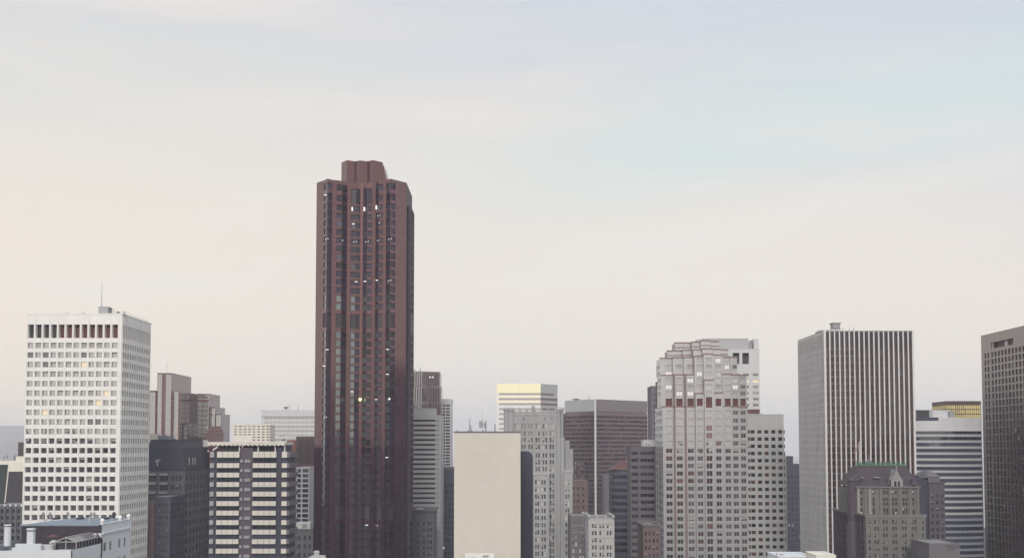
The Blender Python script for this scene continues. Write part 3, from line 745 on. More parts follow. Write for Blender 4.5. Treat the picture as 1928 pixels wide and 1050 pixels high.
finned_tower()

# ================================================================== W  gothic hotel with green cresting
def gothic_hotel():
    Y = 300; b = Bld('hotel', 'old grey stone hotel with steep purple slate roof and green copper cresting', 'hotel', X(1680, Y), Y + 12)
    zb = b.loc.z - 1; st = style('olive_stone', ['glass_dark', 'glass_grey'], fw=.1, nh=1); wall = MB()
    x0, x1 = X(1630, Y, 1000), X(1743, Y, 1000); zt = Z(971, Y); W = x1 - x0; D = 30
    groups = [1637, 1650.5, 1667, 1684.5, 1702.5, 1721, 1738]
    cs = []
    for g in groups: cs += [g - 2.7, g + 2.7] if 1640 < g < 1735 else [g]
    rows = rows_px(982, 12.6, 8, 7.2, Y)
    kd = pick(('a', 5), ('b', 2), ('half', 2), ('blind', 2))
    facade(b, wall, (x0, Y), (1, 0), W, zb, zt, cols_px(cs, 3.5, x0, Y, 1000), rows, .3, st, kd)
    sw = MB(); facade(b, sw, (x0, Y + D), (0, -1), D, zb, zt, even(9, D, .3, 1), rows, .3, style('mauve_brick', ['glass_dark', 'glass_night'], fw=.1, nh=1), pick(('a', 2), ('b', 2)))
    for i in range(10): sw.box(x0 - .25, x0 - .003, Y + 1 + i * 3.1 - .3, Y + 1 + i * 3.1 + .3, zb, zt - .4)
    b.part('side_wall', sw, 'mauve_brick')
    facade(b, wall, (x1, Y), (0, 1), D, zb, zt, even(6, D, .35, 1), rows, .3, st, kd)
    wall.quad((x1, Y + D, zb), (x0, Y + D, zb), (x0, Y + D, zt), (x1, Y + D, zt)); wall.quad((x0, Y, zt), (x1, Y, zt), (x1, Y + D, zt), (x0, Y + D, zt))
    b.part('wall', wall, 'olive_stone')
    c = MB(); c.box(x0 - .3, x1 + .3, Y - .35, Y + .5, zt + .003, zt + .45); c.box(x0 - .3, x0 + .4, Y + .5, Y + D, zt + .003, zt + .45); b.part('cornice', c, 'olive_stone')
    c = MB(); zc = Z(983, Y) + .8; c.box(x0 - .15, x1 + .15, Y - .2, Y - .003, zc + .6, zc + .9); b.part('string_course', c, 'grey_stone')
    # upper block
    Yu = Y + 8; u0, u1 = X(1613, Yu, 940), X(1731, Yu, 940); zu = Z(918, Yu); up = MB()
    ucs = []
    for g in (1667.5, 1684.5, 1704): ucs += [g - 2.8, g + 2.8]
    ucs2 = sorted(ucs + [1622, 1645, 1720])
    facade(b, up, (u0, Yu), (1, 0), u1 - u0, zt - .5, zu, cols_px(ucs2, 3.8, u0, Yu, 940), [(Z(c + 3.4, Yu), Z(c - 3.4, Yu)) for c in (927, 940, 948.5, 959.5, 966.5)], .35, st, pick(('a', 6), ('b', 1), ('half', 1), ('lamp', .5)))
    up.quad((u1, Yu, zt - .5), (u1, Yu + 17, zt - .5), (u1, Yu + 17, zu), (u1, Yu, zu)); up.quad((u0, Yu + 17, zt - .5), (u0, Yu, zt - .5), (u0, Yu, zu), (u0, Yu + 17, zu)); up.quad((u1, Yu + 17, zt - .5), (u0, Yu + 17, zt - .5), (u0, Yu + 17, zu), (u1, Yu + 17, zu))
    b.part('upper_wall', up, 'olive_stone')
    for p in (1616, 1629, 1637.5, 1658, 1676, 1694.5, 1713.5, 1728):
        mb = MB(); x = X(p, Yu, 940); mb.box(x - .32, x + .32, Yu - .3, Yu - .003, zt - .2, zu + .15); b.part('pilaster', mb, 'mid_stone' if p in (1616, 1637.5) else 'olive_stone')
    c = MB(); c.box(u0 - .3, u1 + .3, Yu - .45, Yu + .4, zu + .003, zu + .45); b.part('cornice', c, 'olive_stone')
    # roof
    r = MB(); e0, e1 = u0 - .1, u1 + .1; r0, r1 = X(1609, Yu + 7), X(1703, Yu + 7); zr = Z(876.5, Yu + 7); ye0, ye1 = Yu - .05, Yu + 17; ze = zu + .45
    A, B_, Cc, Dd = (e0, ye0, ze), (e1, ye0, ze), (e1, ye1, ze), (e0, ye1, ze); p, q, s_, t = (r0 + .1, Yu + 6, zr), (r1 - .1, Yu + 6, zr), (r1 - .1, Yu + 10, zr), (r0 + .1, Yu + 10, zr)
    r.quad(A, B_, q, p); r.quad(B_, Cc, s_, q); r.quad(Cc, Dd, t, s_); r.quad(Dd, A, p, t); r.quad(p, q, s_, t)
    b.part('roof', r, 'purple_slate')
    g = MB(); n = 22
    g.box(r0, r1, Yu + 5.9, Yu + 6.15, zr + .02, zr + .3); g.box(r0, r1, Yu + 5.9, Yu + 6.15, zr + .75, zr + .88)
    for i in range(n + 1):
        x = r0 + (r1 - r0) * i / n; hh = 1.15 if i % 3 == 0 else .95
        g.box(x - .06, x + .06, Yu + 5.92, Yu + 6.13, zr + .3, zr + hh); g.lathe((x, Yu + 6.02, zr + hh - .1), [(.02, 0), (.16, .14), (.02, .34)], 6)
        if i < n: g.box(x + .15, x + (r1 - r0) / n - .12, Yu + 5.97, Yu + 6.08, zr + .42, zr + .60)
    b.part('cresting', g, 'green_copper')
    def gable(px, w, yb, ys, ya, depth, m, yy):
        mb = MB(); a, c, mx = X(px - w / 2, yy), X(px + w / 2, yy), X(px, yy); z0, z1, z2 = Z(yb, yy), Z(ys, yy), Z(ya, yy)
        for y in (yy, yy + depth):
            f = [(a, y, z0), (c, y, z0), (c, y, z1), (mx + (c - mx) * .45, y, z1 + (z2 - z1) * .4), (mx, y, z2), (mx - (c - mx) * .45, y, z1 + (z2 - z1) * .4), (a, y, z1)]
            n = len(mb.v); mb.v += f; mb.f.append(tuple(range(n, n + 7)) if y == yy else tuple(range(n + 6, n - 1, -1))); mb.m.append(0)
        for i in range(7):
            j = (i + 1) % 7; mb.f.append((i, i + 7, j + 7, j)); mb.m.append(0)
        mb.lathe((mx, yy + .3, z2 - .1), [(.12, 0), (.25, .3), (.05, 1.0)], 6)
        o = b.part('dormer', mb, m)
        for q in (-.22, .22):
            w_ = MB(); x = mx + (c - a) * q * .7; w_.box(x - .28, x + .28, yy - .06, yy - .004, z0 + (z1 - z0) * .2, z0 + (z1 - z0) * .85, 0); b.part('window', w_, 'glass_dark', parent=o)
    gable(1687, 22, 919, 903, 883, 5, 'mid_stone', Yu - .1)
    for p in (1671, 1717): gable(p, 7, 918, 911, 902, 3, 'mauve_brick', Yu - .05)
    for p0 in (1616, 1642):
        mb = MB(); mb.box(X(p0, Yu + 2.2), X(p0 + (7 if p0 < 1620 else 12), Yu + 2.2), Yu + 1.5, Yu + 2.4, Z(899.2, Yu + 2), Z(898, Yu + 2)); b.part('roof_ledge', mb, 'grey_stone')
    # corner turret
    tx, ty, tr = X(1598, Y + 14), Y + 10, 1.75
    mb = MB(); zt1 = Z(905, ty); mb.lathe((tx, ty, zb), [(tr + .35, 0), (tr + .35, Z(985, ty) - zb), (tr, Z(984, ty) - zb), (tr, zt1 - zb), (tr + .25, zt1 - zb + .1), (tr + .25, zt1 - zb + .5), (tr * .72, zt1 - zb + .9), (tr * .66, Z(893, ty) - zb)], 8)
    for i in range(6):
        t_ = RAD(20 + i * 60); mb.lathe((tx + tr * math.cos(t_) * .95, ty + tr * math.sin(t_) * .95, zt1), [(.2, 0), (.22, .9), (.04, 1.9)], 6)
    for i in range(10):
        t_ = RAD(180 + i * 18); mb.box(tx + tr * math.cos(t_) - .09, tx + tr * math.cos(t_) + .09, ty + tr * math.sin(t_) - .09, ty + tr * math.sin(t_) + .09, Z(978, ty), zt1 - .3)
    b.part('turret', mb, 'mauve_brick')
    sp = MB(); sx = X(1635, Yu + 8); sp.lathe((sx, Yu + 8, zr - .2), [(1.25, 0), (1.1, .9), (.65, 1.5), (.25, 2.1), (.12, 2.4), (.05, 3.6)], 10); b.part('cupola', sp, 'grey_brick')
    fp = MB(); fx = X(1618.5, Yu + 6); zf = Z(833, Yu + 6); fp.tube((fx, Yu + 6.5, zr - .5), (fx, Yu + 6.5, zf), .24, 8, r2=.14); fp.lathe((fx, Yu + 6.5, zf - .05), [(.1, 0), (.22, .18), (.08, .4)], 8); b.part('flagpole', fp, 'pale_stone')
    fl = MB()
    for i in range(5):
        a0, a1 = -i * .26, -(i + 1) * .26; dz0, dz1 = -.38 * i, -.38 * (i + 1); w0, w1 = .10 * math.sin(i * 1.3), .10 * math.sin((i + 1) * 1.3)
        for s_ in (0, .02): fl.quad((fx - .1 + a0, Yu + 6.4 + w0 + s_, zf - .6 + dz0 - .5), (fx - .1 + a1, Yu + 6.4 + w1 + s_, zf - .6 + dz1 - .35), (fx - .1 + a1, Yu + 6.4 + w1 + s_, zf - .25 + dz1 + .35), (fx - .1 + a0, Yu + 6.4 + w0 + s_, zf - .2 + dz0))
    fo = link('flag', fl.mesh('flag', ['flag_red'], (fx, Yu + 6.4, zf - 2)), (fx, Yu + 6.4, zf - 2)); tag(fo, 'faded pinkish flag drooping from the pole on the slate hotel roof', 'flag')
    b.finish()
    # annex at the east end
    Ya = 334; b = Box('apartment_building', 'dim mauve brick block with a small gable standing behind the slate roofed hotel', 'building', 1749, 1779, 909, Ya, 20, py=950)
    st2 = style('mauve_brick', ['glass_dark', 'glass_grey'], fw=.1, nh=1); rw = rows_px(933, 12.7, 10, 6.8, Ya); cs = [1755.5, 1764.5, 1774]
    b.front(cols_px(cs, 4.6, b.x0, Ya, 950), rw, .25, st2, pick(('a', 3), ('b', 1), ('half', 1))); b.close('mauve_brick', 'rlb', cop=.3, proud=.25)
    mb = MB(); mb.box(X(1722, Ya), b.x0 - .02, Ya + .4, Ya + 20, b.zb, Z(903, Ya)); b.part('side_wing', mb, 'dark_slate')
    mb = MB(); q0, q1 = X(1748, Ya), X(1770, Ya); zz = Z(889, Ya); mb.box(q0, q1, Ya + 1, Ya + 14, b.zt + .3, zz - 1.2)
    mx = (q0 + q1) / 2; mb.quad((q0 - .2, Ya + .8, zz - 1.2), (q1 + .2, Ya + .8, zz - 1.2), (mx + .6, Ya + 5, zz + .4), (mx - .6, Ya + 5, zz + .4)); mb.quad((q1 + .2, Ya + .8, zz - 1.2), (q1 + .2, Ya + 14, zz - 1.2), (mx + .6, Ya + 9, zz + .4), (mx + .6, Ya + 5, zz + .4)); mb.quad((q0 - .2, Ya + 14, zz - 1.2), (q0 - .2, Ya + .8, zz - 1.2), (mx - .6, Ya + 5, zz + .4), (mx - .6, Ya + 9, zz + .4)); mb.quad((mx - .6, Ya + 5, zz + .4), (mx + .6, Ya + 5, zz + .4), (mx + .6, Ya + 9, zz + .4), (mx - .6, Ya + 9, zz + .4))
    b.part('penthouse', mb, 'taupe_stone')
    mb = MB(); a, c, z0, z1 = X(1736, Ya), X(1747, Ya), Z(899, Ya), Z(889, Ya); m_ = (a + c) / 2
    for y in (Ya + .3, Ya + 4): mb.tri((a, y, z0), (c, y, z0), (m_, y, z1))
    mb.quad((a, Ya + .3, z0), (a, Ya + 4, z0), (m_, Ya + 4, z1), (m_, Ya + .3, z1)); mb.quad((c, Ya + 4, z0), (c, Ya + .3, z0), (m_, Ya + .3, z1), (m_, Ya + 4, z1)); mb.quad((a, Ya + .3, z0), (c, Ya + .3, z0), (c, Ya + 4, z0), (a, Ya + 4, z0)); b.part('gable', mb, 'grey_brick')
    b.finish()
    # low block whose blank wall carries small writing
    Ys = 282; b = Box('low_building', 'low plain grey block with small dark painted lettering on its top corner', 'building', 1749.5, 1807, 1023, Ys, 13, py=1030)
    b.close('taupe_stone', 'frlb', cop=.12, proud=.03)
    for txt, p, yy, sz, mt in (('WHICALL K.N.J', 1775.5, 1029.5, .62, 'sign_ink'), ('PARKING', 1778, 1033.8, .45, 'sign_red')):
        cu = bpy.data.curves.new('lettering', 'FONT'); cu.body = txt; cu.size = sz; cu.extrude = .015; cu.offset = .012
        to = bpy.data.objects.new('lettering', cu); COL.objects.link(to)
        dg = bpy.context.evaluated_depsgraph_get(); me = bpy.data.meshes.new_from_object(to.evaluated_get(dg)); bpy.data.objects.remove(to)
        me.materials.clear(); me.materials.append(M[mt])
        o = link('lettering', me, Vector((X(p, Ys), Ys - .02, Z(yy, Ys))) - b.loc, b.root); o.rotation_euler = (RAD(90), 0, 0)
        wd = max(v.co.x for v in me.vertices); tw = X(p + (29 if sz > .5 else 17), Ys) - X(p, Ys); o.scale = (tw / wd, 1.1, 1)
    b.finish()
gothic_hotel()

# ================================================================== X, sunset-tinted glass, Y
def east_side():
    Y = 618; b = Bld('office_tower', 'tower with a bowed front of pale and dark blue bands under a plain crown', 'office tower', X(1784, Y), Y + 15)
    zb = b.loc.z - 1; n = 14; sag = 4.0
    x0, x1 = X(1721, Y, 850), X(1848, Y + 4, 850)
    def arc(d): return [(x0 + (x1 - x0) * i / n, Y + sag * (2 * i / n - 1) ** 2 + d) for i in range(n + 1)]
    zc0, zc1 = Z(811, Y), Z(785.5, Y)
    core = MB(); core.prism(arc(.5) + [(x1, Y + 32), (x0, Y + 32)], zb, zc0); b.part('core', core, 'dark_slate')
    cr = MB(); cr.prism(arc(-.12) + [(x1, Y + 32), (x0, Y + 32)], zc0, zc1); b.part('crown', cr, 'light_panel')
    cr = MB(); cr.prism(arc(-.15)[:6] + [(x0 + (x1 - x0) * 5 / n, Y + 12), (x0, Y + 12)], Z(791.5, Y), Z(785, Y)); b.part('crown_panel', cr, 'dark_slate')  # shading on the crown put in as a dark strip
    for k in range(26):
        yb = 819.2 + 11.33 * k
        sp = MB(); sp.prism(arc(0) + arc(.45)[::-1], Z(yb + 2.3, Y), Z(yb - 2.3, Y)); b.part('spandrel', sp, 'grey_panel' if k < 14 else 'steel_blue_panel')
        gl = MB(); a = arc(.35); z0, z1 = Z(yb - 2.3, Y), Z(yb - 9.0 if k else 811, Y)
        for i in range(n):
            gl.quad((*a[i], z0), (*a[i + 1], z0), (*a[i + 1], z1), (*a[i], z1), 0)
            gl.box(a[i][0] - .07, a[i][0] + .07, a[i][1] - .08, a[i][1] + .02, z0, z1, 1)
        b.part('window_band', gl, ['glass_navy', 'dark_metal'])
    roofbox(b, 1722, 1756, 771, Y + 8, 8, zc1, 'grey_panel'); roofbox(b, 1726, 1750, 771.8, Y + 7.5, .4, zc1 + .2, 'dark_metal', 'louvre'); roofbox(b, 1755, 1789, 771.5, Y + 10, 8, zc1, 'light_panel'); roofbox(b, 1788, 1798, 774, Y + 8, 5, zc1, 'grey_metal', 'cooling_unit')
    b.finish()
    # glass block with the sunset reflection put into its pane colour
    Y = 860; b = Box('office_building', 'gold mirrored glass block peeping over the banded tower crown', 'office building', 1783, 1848, 756, Y, 30)
    st = style('dark_metal', ['glass_sunset'], fw=.22); Wc = even(16, b.W, .96, .3); rw = [(Z(766 + 8.6 * i + 4.1, Y), Z(766 + 8.6 * i - 4.1, Y)) for i in range(30)]
    b.front(Wc, rw[:12], .12, st); b.left(even(7, b.D, .9), rw[:4], .12, st); b.close('bronze_metal', 'rb', cop=.6, copm='bronze_metal'); b.finish()
    # brown grid tower at the edge: its west face runs away from the viewer
    Xw, Yf, Yb = 263.0, 560.0, 653.0
    b = Bld('office_tower', 'brown stone tower with a dense grid of narrow windows cut off by the picture edge', 'office tower', Xw + 20, Yf + 40); zb = b.loc.z - 1
    st = style('bronze_metal', ['glass_bronze', 'glass_dark', 'glass_night'], fw=.12); wall = MB(); D = Yb - Yf
    zt = EYE + 228 / F * 598
    rh = 13.35 / F * 625
    rows = [(zt - 10.4 - rh * i - 2.85, zt - 10.4 - rh * i) for i in range(0, 34)]
    cols = [(4.4, 6.6), (8.4, 10.7)] + [(13.6 + 4.35 * i, 16.2 + 4.35 * i) for i in range(18)]
    kd = lambda r, c, g: g.choices(['a', 'b', 'c', 'half', 'blind'], [4, 3, 4, 1, .4])[0]
    facade(b, wall, (Xw, Yb), (0, -1), D, zb, zt - 9.6, cols, rows, .55, st, kd)
    facade(b, wall, (Xw, Yb), (0, -1), D, zt - 9.6, zt, [(13.4, 42.0)], [(zt - 8.6, zt - 5.2)], 2.2, style('bronze_metal', ['louvre_maroon'], fw=.1), None, name='loggia')
    x1 = Xw + 45
    facade(b, wall, (Xw, Yf), (1, 0), 45, zb, zt - 9.6, even(11, 45, .6, 1.5), rows, .55, st, kd); wall.quad((Xw, Yf, zt - 9.6), (x1, Yf, zt - 9.6), (x1, Yf, zt), (Xw, Yf, zt))
    wall.quad((x1, Yf, zb), (x1, Yb, zb), (x1, Yb, zt), (x1, Yf, zt)); wall.quad((x1, Yb, zb), (Xw, Yb, zb), (Xw, Yb, zt), (x1, Yb, zt)); wall.quad((Xw, Yf, zt), (x1, Yf, zt), (x1, Yb, zt), (Xw, Yb, zt))
    b.part('wall', wall, 'taupe_panel')
    mb = MB(); mb.box(Xw + .6, Xw + 1.4, Yb - 14.6, Yb - 13.6, zt - 8.6, zt - 5.2); mb.box(Xw + 1.3, Xw + 2.1, Yb - 31.5, Yb - 28.5, zt - 8.3, zt - 5.6); b.part('loggia_column', mb, 'light_panel')
    mb = MB(); mb.box(Xw + 5, Xw + 30, Yf + 6, Yf + 36, zt, zt + 3.2); b.part('penthouse', mb, 'grey_panel')
    b.finish()
east_side()

# ================================================================== S, T, U, Q
def east_centre():
    Y = 700; b = Box('office_tower', 'white tower with a blank upper wall and one large dark opening behind the tiered crown', 'office tower', 1318, 1430, 657, Y, 30, py=700)
    st = style('white_metal', ['glass_grey', 'glass_silver'], fw=.15); x0 = b.x0
    rows = rows_px(705.5, 11.4, 30, 5.4, Y); cs = [1340, 1356, 1372, 1388, 1405, 1423]
    facade(b, b.wall, (x0, Y), (1, 0), b.W, b.zb, Z(696, Y), cols_px(cs, 11.5, x0, Y, 740), rows, .4, st, lambda r, c, g: 'warm' if (r == 28 and c > 3) else g.choices(['a', 'b', 'half', 'spot'], [7, 1, 1, .6])[0])
    facade(b, b.wall, (x0, Y), (1, 0), b.W, Z(696, Y), b.zt, cols_px([1386, 1404], 12.5, x0, Y, 680), [(Z(685, Y), Z(664, Y))], 3.0, style('dark_metal', ['louvre_dark'], fw=.15), None, name='louvre_opening')
    b.close('light_panel', 'rlb', cop=.3)
    roofbox(b, 1326, 1411, 637, Y + 3, 20, b.zt + .2, 'grey_panel'); roofbox(b, 1421, 1430, 638, Y + 5, 15, b.zt + .2, 'light_panel', 'roof_screen')
    mb = MB(); mb.box(X(1413, Y), X(1420, Y), Y + 4, Y + 9, b.zt + .3, Z(645, Y + 4)); b.part('cooling_unit', mb, 'grey_metal')
    mb = MB(); mb.box(X(1393, Y, 770), X(1430, Y, 770) + .05, Y - .25, Y - .003, Z(778, Y), Z(770, Y)); b.part('dark_band', mb, 'louvre_maroon'); b.finish()
    Y = 545; b = Box('office_tower', 'pale stone tower with a blank top and rows of small square dark windows', 'office tower', 1406, 1475.5, 781, Y, 28, py=800)
    st = style('pale_stone', ['glass_red', 'glass_dark', 'glass_grey'], fw=.10); rows = rows_px(812.5, 13.52, 20, 7.0, Y); cs = [1408.5, 1417.5, 1430.5, 1443.5, 1456.5, 1469.5]
    b.front([(max(.2, a), c) for a, c in cols_px(cs, 8.2, b.x0, Y, 850)], rows, .35, st, lambda r, c, g: g.choices(['a', 'b', 'spot' if r > 16 else 'c'], [4, 4, 1])[0]); b.right(even(7, b.D, .5, .8), rows, .35, st); b.close('pale_stone', 'lb', cop=.4)
    roofbox(b, 1425, 1436, 778.5, Y + 8, 5, b.zt, 'grey_metal', 'cooling_unit'); mast(b, 1456, 773, Y + 6, b.zt, .06)
    # lower shoulder
    mb = MB(); x1 = X(1481, Y + 3, 900); mb.box(b.x1, x1, Y + 3, Y + 24, b.zb, Z(858, Y + 3)); sh = b.part('side_wing', mb, 'pale_stone')
    for r in rows[:-4]:
        w = win_mesh(1.1, r[1] - r[0], st, 'b'); link('window', w, Vector((b.x1 + .62, Y + 2.98, r[0])) - b.loc, sh)
    mb = MB(); xx = X(1477, Y + 4); mb.lathe((xx, Y + 5, Z(858, Y + 3) - .1), [(.5, 0), (.5, .8), (.3, 1.2), (.1, 2.0)], 8); b.part('vent_pipe', mb, 'grey_metal'); b.finish()
    Y = 720; b = Box('apartment_building', 'narrow slate blue apartment block between two pale towers', 'apartment building', 1476, 1510, 874, Y, 24, py=900)
    st = style('dark_grey_brick', ['glass_navy', 'glass_dark'], fw=.1, nv=1); rows = rows_px(897, 10.1, 20, 5, Y)
    b.front(cols_px([1485.5, 1492, 1499, 1506], 3.6, b.x0, Y, 950), rows, .3, st, pick(('a', 4), ('b', 3), ('blind', .4))); b.close('dark_grey_brick', 'rlb')
    roofbox(b, 1480, 1492.5, 858, Y + 4, 8, b.zt, 'dark_grey_brick'); mast(b, 1498, 868, Y + 3, b.zt, .12); b.finish()
    Y = 800; b = Box('office_tower', 'thin grey brown slab just visible beside the tiered crown tower', 'office tower', 1227, 1262, 727, Y, 24)
    st = style('taupe_stone', ['glass_dark'], fw=.1); b.front(cols_px([1233, 1241, 1249, 1257], 3, b.x0, Y), rows_px(742, 11, 20, 5, Y), .3, st, pick(('a', 9), ('spot', 1))); b.close('taupe_stone', 'rlb'); b.finish()
east_centre()

# ================================================================== centre: M, N, O and P
def centre():
    Y = 1150; b = Bld('office_tower', 'white banded tower with a gold crown and a grey angled corner', 'office tower', X(985, Y), Y + 15)
    zb = b.loc.z - 1; zt = Z(722, Y); x0, x1 = X(935.5, Y, 760), X(1018, Y, 760); ang = RAD(52); x2 = X(1050, Y + 21, 760); u = (x2 - x1, 21.0); L = math.hypot(*u); u = (u[0] / L, u[1] / L); nn = (u[1], -u[0])
    wall = MB(); back = Y + 42
    lay = [(722, 739.3, 0), (743.6, 748.6, 1), (753, 758, 1), (762.5, 767.6, 2)]
    for k in range(24): lay.append((772 + 9.24 * k, 776.6 + 9.24 * k, 3))
    b.core = MB(); b.core.prism([(x0 + .1, Y + .5), (x1 - .05, Y + .5), (x2 - .35, Y + 21.3), (x2 - .35, back), (x0 + .1, back)], zb, zt - .2); b.part('core', b.core, 'grey_panel')
    for i, (ya, yb, k) in enumerate(lay):
        za, zz = Z(yb, Y), Z(ya, Y)
        sp = MB(); sp.box(x0, x1, Y, Y + .45, za, zz); b.part('crown_band' if k == 0 else 'spandrel', sp, ['sunset_glow_cladding', 'sunset_glow_panel', 'white_metal', 'white_metal'][k])
        sp = MB(); sp.obox((x1 + .01, Y), u, L, nn, .45, za, zz); b.part('crown_band' if k == 0 else 'spandrel', sp, 'grey_panel')  # angled face: its shade put in as a greyer panel colour
        if i + 1 < len(lay):
            zw0, zw1 = Z(lay[i + 1][0], Y), za; g = MB(); g.quad((x0 + 2, Y + .3, zw0), (x1, Y + .3, zw0), (x1, Y + .3, zw1), (x0 + 2, Y + .3, zw1), 0)
            for q in range(20): xx = x0 + 2 + (x1 - x0 - 2) * q / 20; g.box(xx - .15, xx + .15, Y + .1, Y + .29, zw0, zw1, 1)
            b.part('window_band', g, ['glass_silver', 'grey_metal'])
            lim = .78 if i == 0 else 1.0; e = (x1 - nn[0] * .25, Y - nn[1] * .25); f = (e[0] + u[0] * L * lim, e[1] + u[1] * L * lim)
            g = MB(); g.quad((*e, zw0), (*f, zw0), (*f, zw1), (*e, zw1)); b.part('window_band', g, 'glass_red')
    p = MB(); p.box(x0 - .01, x0 + 2, Y + .01, Y + .44, Z(996, Y), Z(739.3, Y)); b.part('corner_pier', p, 'white_metal')
    mast(b, 948, 717, Y + 8, zt - .3, .2); b.finish()

    # grey gothic tower
    Y = 500; b = Bld('office_tower', 'grey stone gothic tower with paired windows and crocketed turrets at its corners', 'office tower', X(1010, Y), Y + 15)
    zb = b.loc.z - 1; wall = MB(); st = style('pale_stone', ['glass_grey', 'glass_dark', 'glass_silver'], fw=.12, nh=1)
    kd = pick(('a', 4), ('b', 4), ('curtain', 2.2), ('half', 2), ('c', 2), ('spot', .3))
    x0, x1 = X(956, Y, 800), X(1050, Y, 800); zt = Z(775, Y); pc = [972, 985.7, 999, 1012.4, 1025.8, 1039]; cs = []
    for p in pc: cs += [p - 2.5, p + 2.5]
    rows = [(Z(c + 4.2, Y), Z(c - 4.2, Y)) for c in [802, 815.5, 828, 841] + [857 + 12.85 * i for i in range(18)]]
    facade(b, wall, (x0, Y), (1, 0), x1 - x0, zb, zt, cols_px(cs, 3.7, x0, Y, 800), rows, .35, st, kd)
    wall.quad((x1, Y, zb), (x1, Y + 26, zb), (x1, Y + 26, zt), (x1, Y, zt)); wall.quad((x0, Y + 26, zb), (x0, Y, zb), (x0, Y, zt), (x0, Y + 26, zt)); wall.quad((x1, Y + 26, zb), (x0, Y + 26, zb), (x0, Y + 26, zt), (x1, Y + 26, zt)); wall.quad((x0, Y, zt), (x1, Y, zt), (x1, Y + 26, zt), (x0, Y + 26, zt))
    b.part('wall', wall, 'grey_stone')
    for i in range(7):
        p = 965.3 + 13.4 * i; mb = MB(); x = X(p, Y, 800); mb.box(x - .42, x + .42, Y - .55, Y - .003, zb, zt + .4); mb.lathe((x, Y - .25, zt + .4), [(.42, 0), (.5, .3), (.28, .7), (.08, 1.6)], 4); b.part('pilaster', mb, 'grey_stone')
    for i, p in enumerate(pc):         # pointed hoods over the top windows, slits above
        mb = MB(); x = X(p, Y, 800); zz = Z(797.2, Y); w = 1.35
        mb.box(x - w, x - w + .22, Y - .22, Y - .004, zz - 1.6, zz); mb.box(x + w - .22, x + w, Y - .22, Y - .004, zz - 1.6, zz)
        mb.quad((x - w, Y - .22, zz), (x, Y - .22, zz + .95), (x, Y - .22, zz + 1.25), (x - w, Y - .22, zz + .3)); mb.quad((x, Y - .22, zz + .95), (x + w, Y - .22, zz), (x + w, Y - .22, zz + .3), (x, Y - .22, zz + 1.25)); b.part('window_hood', mb, 'pale_stone')
        if i in (1, 4, 5):
            mb = MB(); mb.box(x - .18, x + .18, Y - .03, Y + .02, Z(791.5, Y), Z(785, Y)); b.part('slit_window', mb, 'glass_dark' if i != 5 else 'glass_grey')
    c = MB()
    for i in range(24): xx = x0 + (x1 - x0) * i / 24; c.box(xx + .1, xx + .55, Y - .3, Y + .2, zt, zt + .75)
    c.box(x0, x1, Y - .35, Y - .004, Z(781.2, Y), Z(779.8, Y)); b.part('parapet', c, 'pale_stone')
    def turret(p, r, yt, yy, low):
        mb = MB(); x = X(p, yy, 800); z1 = Z(yt + 6, yy); mb.lathe((x, yy + .8, low), [(r, 0), (r, z1 - low), (r + .25, z1 - low + .1), (r + .25, z1 - low + .4), (r * .8, z1 - low + .5), (r * .8, z1 - low + .9)], 8)
        for i in range(8):
            t = RAD(i * 45 + 22); mb.lathe((x + (r + .05) * math.cos(t), yy + .8 + (r + .05) * math.sin(t), z1 + .3), [(.24, 0), (.26, .5), (.05, 1.5)], 5)
        b.part('turret', mb, 'grey_stone')
    turret(954.5, 1.35, 767, Y, zb); turret(962, 1.25, 768, Y - .8, zb); turret(1051.5, .95, 769, Y - .4, zb); turret(1057, 1.0, 767, Y + 2, zb)
    mb = MB(); x = X(1004, Y); mb.lathe((x, Y + 2, zt), [(.55, 0), (.55, .9), (.85, 1.1), (.85, 2.3), (.5, 2.6), (.18, 3.2)], 8); b.part('finial', mb, 'grey_stone')
    # shoulder and wings
    def wing(p0, p1, yt, yy, centres, w, rw, d=12, capped=True, m='grey_stone', right=False):
        mb = MB(); a, e = X(p0, yy, 900), X(p1, yy, 900); z = Z(yt, yy)
        facade(b, mb, (a, yy), (1, 0), e - a, zb, z, [(X(c - w / 2, yy, 900) - a, X(c + w / 2, yy, 900) - a) for c in centres], [(Z(q + 4.2, yy), Z(q - 4.2, yy)) for q in rw], .35, st, kd)
        mb.quad((e, yy, zb), (e, yy + d, zb), (e, yy + d, z), (e, yy, z)); mb.quad((a, yy + d, zb), (a, yy, zb), (a, yy, z), (a, yy + d, z)); mb.quad((a, yy, z), (e, yy, z), (e, yy + d, z), (a, yy + d, z))
        o = b.part('side_wing', mb, m)
        if capped:
            c = MB(); c.box(a - .15, e + .15, yy - .25, yy + .4, z + .003, z + .5)
            for t in range(3): xx = a + (e - a) * t / 2; c.lathe((xx, yy + .05, z + .5), [(.25, 0), (.25, .3), (.04, 1.1)], 5)
            b.part('parapet', c, 'pale_stone', parent=o)
    rr = [841 + 12.9 * i for i in range(20)]
    wing(1047.5, 1062, 828, Y + .3, [1052.5], 4.4, rr, 16, True)
    wing(1004.5, 1033.5, 893, Y - 6, [1009, 1013.5, 1021, 1026], 3.9, [907.5 + 13.45 * i for i in range(14)], 5.9)
    wing(1061.5, 1077.5, 888, Y - 1, [1066, 1070.5], 3.8, [907.5 + 13.3 * i for i in range(14)], 16)
    mb = MB(); mb.box(X(1062.2, Y + 8), X(1072, Y + 8), Y + 8, Y + 18, zb, Z(829, Y + 8)); mb.box(X(1072, Y + 9), X(1078.5, Y + 9), Y + 9, Y + 18, zb, Z(845, Y + 9)); mb.box(X(1064, Y + 8), X(1066, Y + 8), Y + 7.8, Y + 8, zb, Z(831, Y + 8)); b.part('rear_wing', mb, 'grey_stone')
    b.finish()

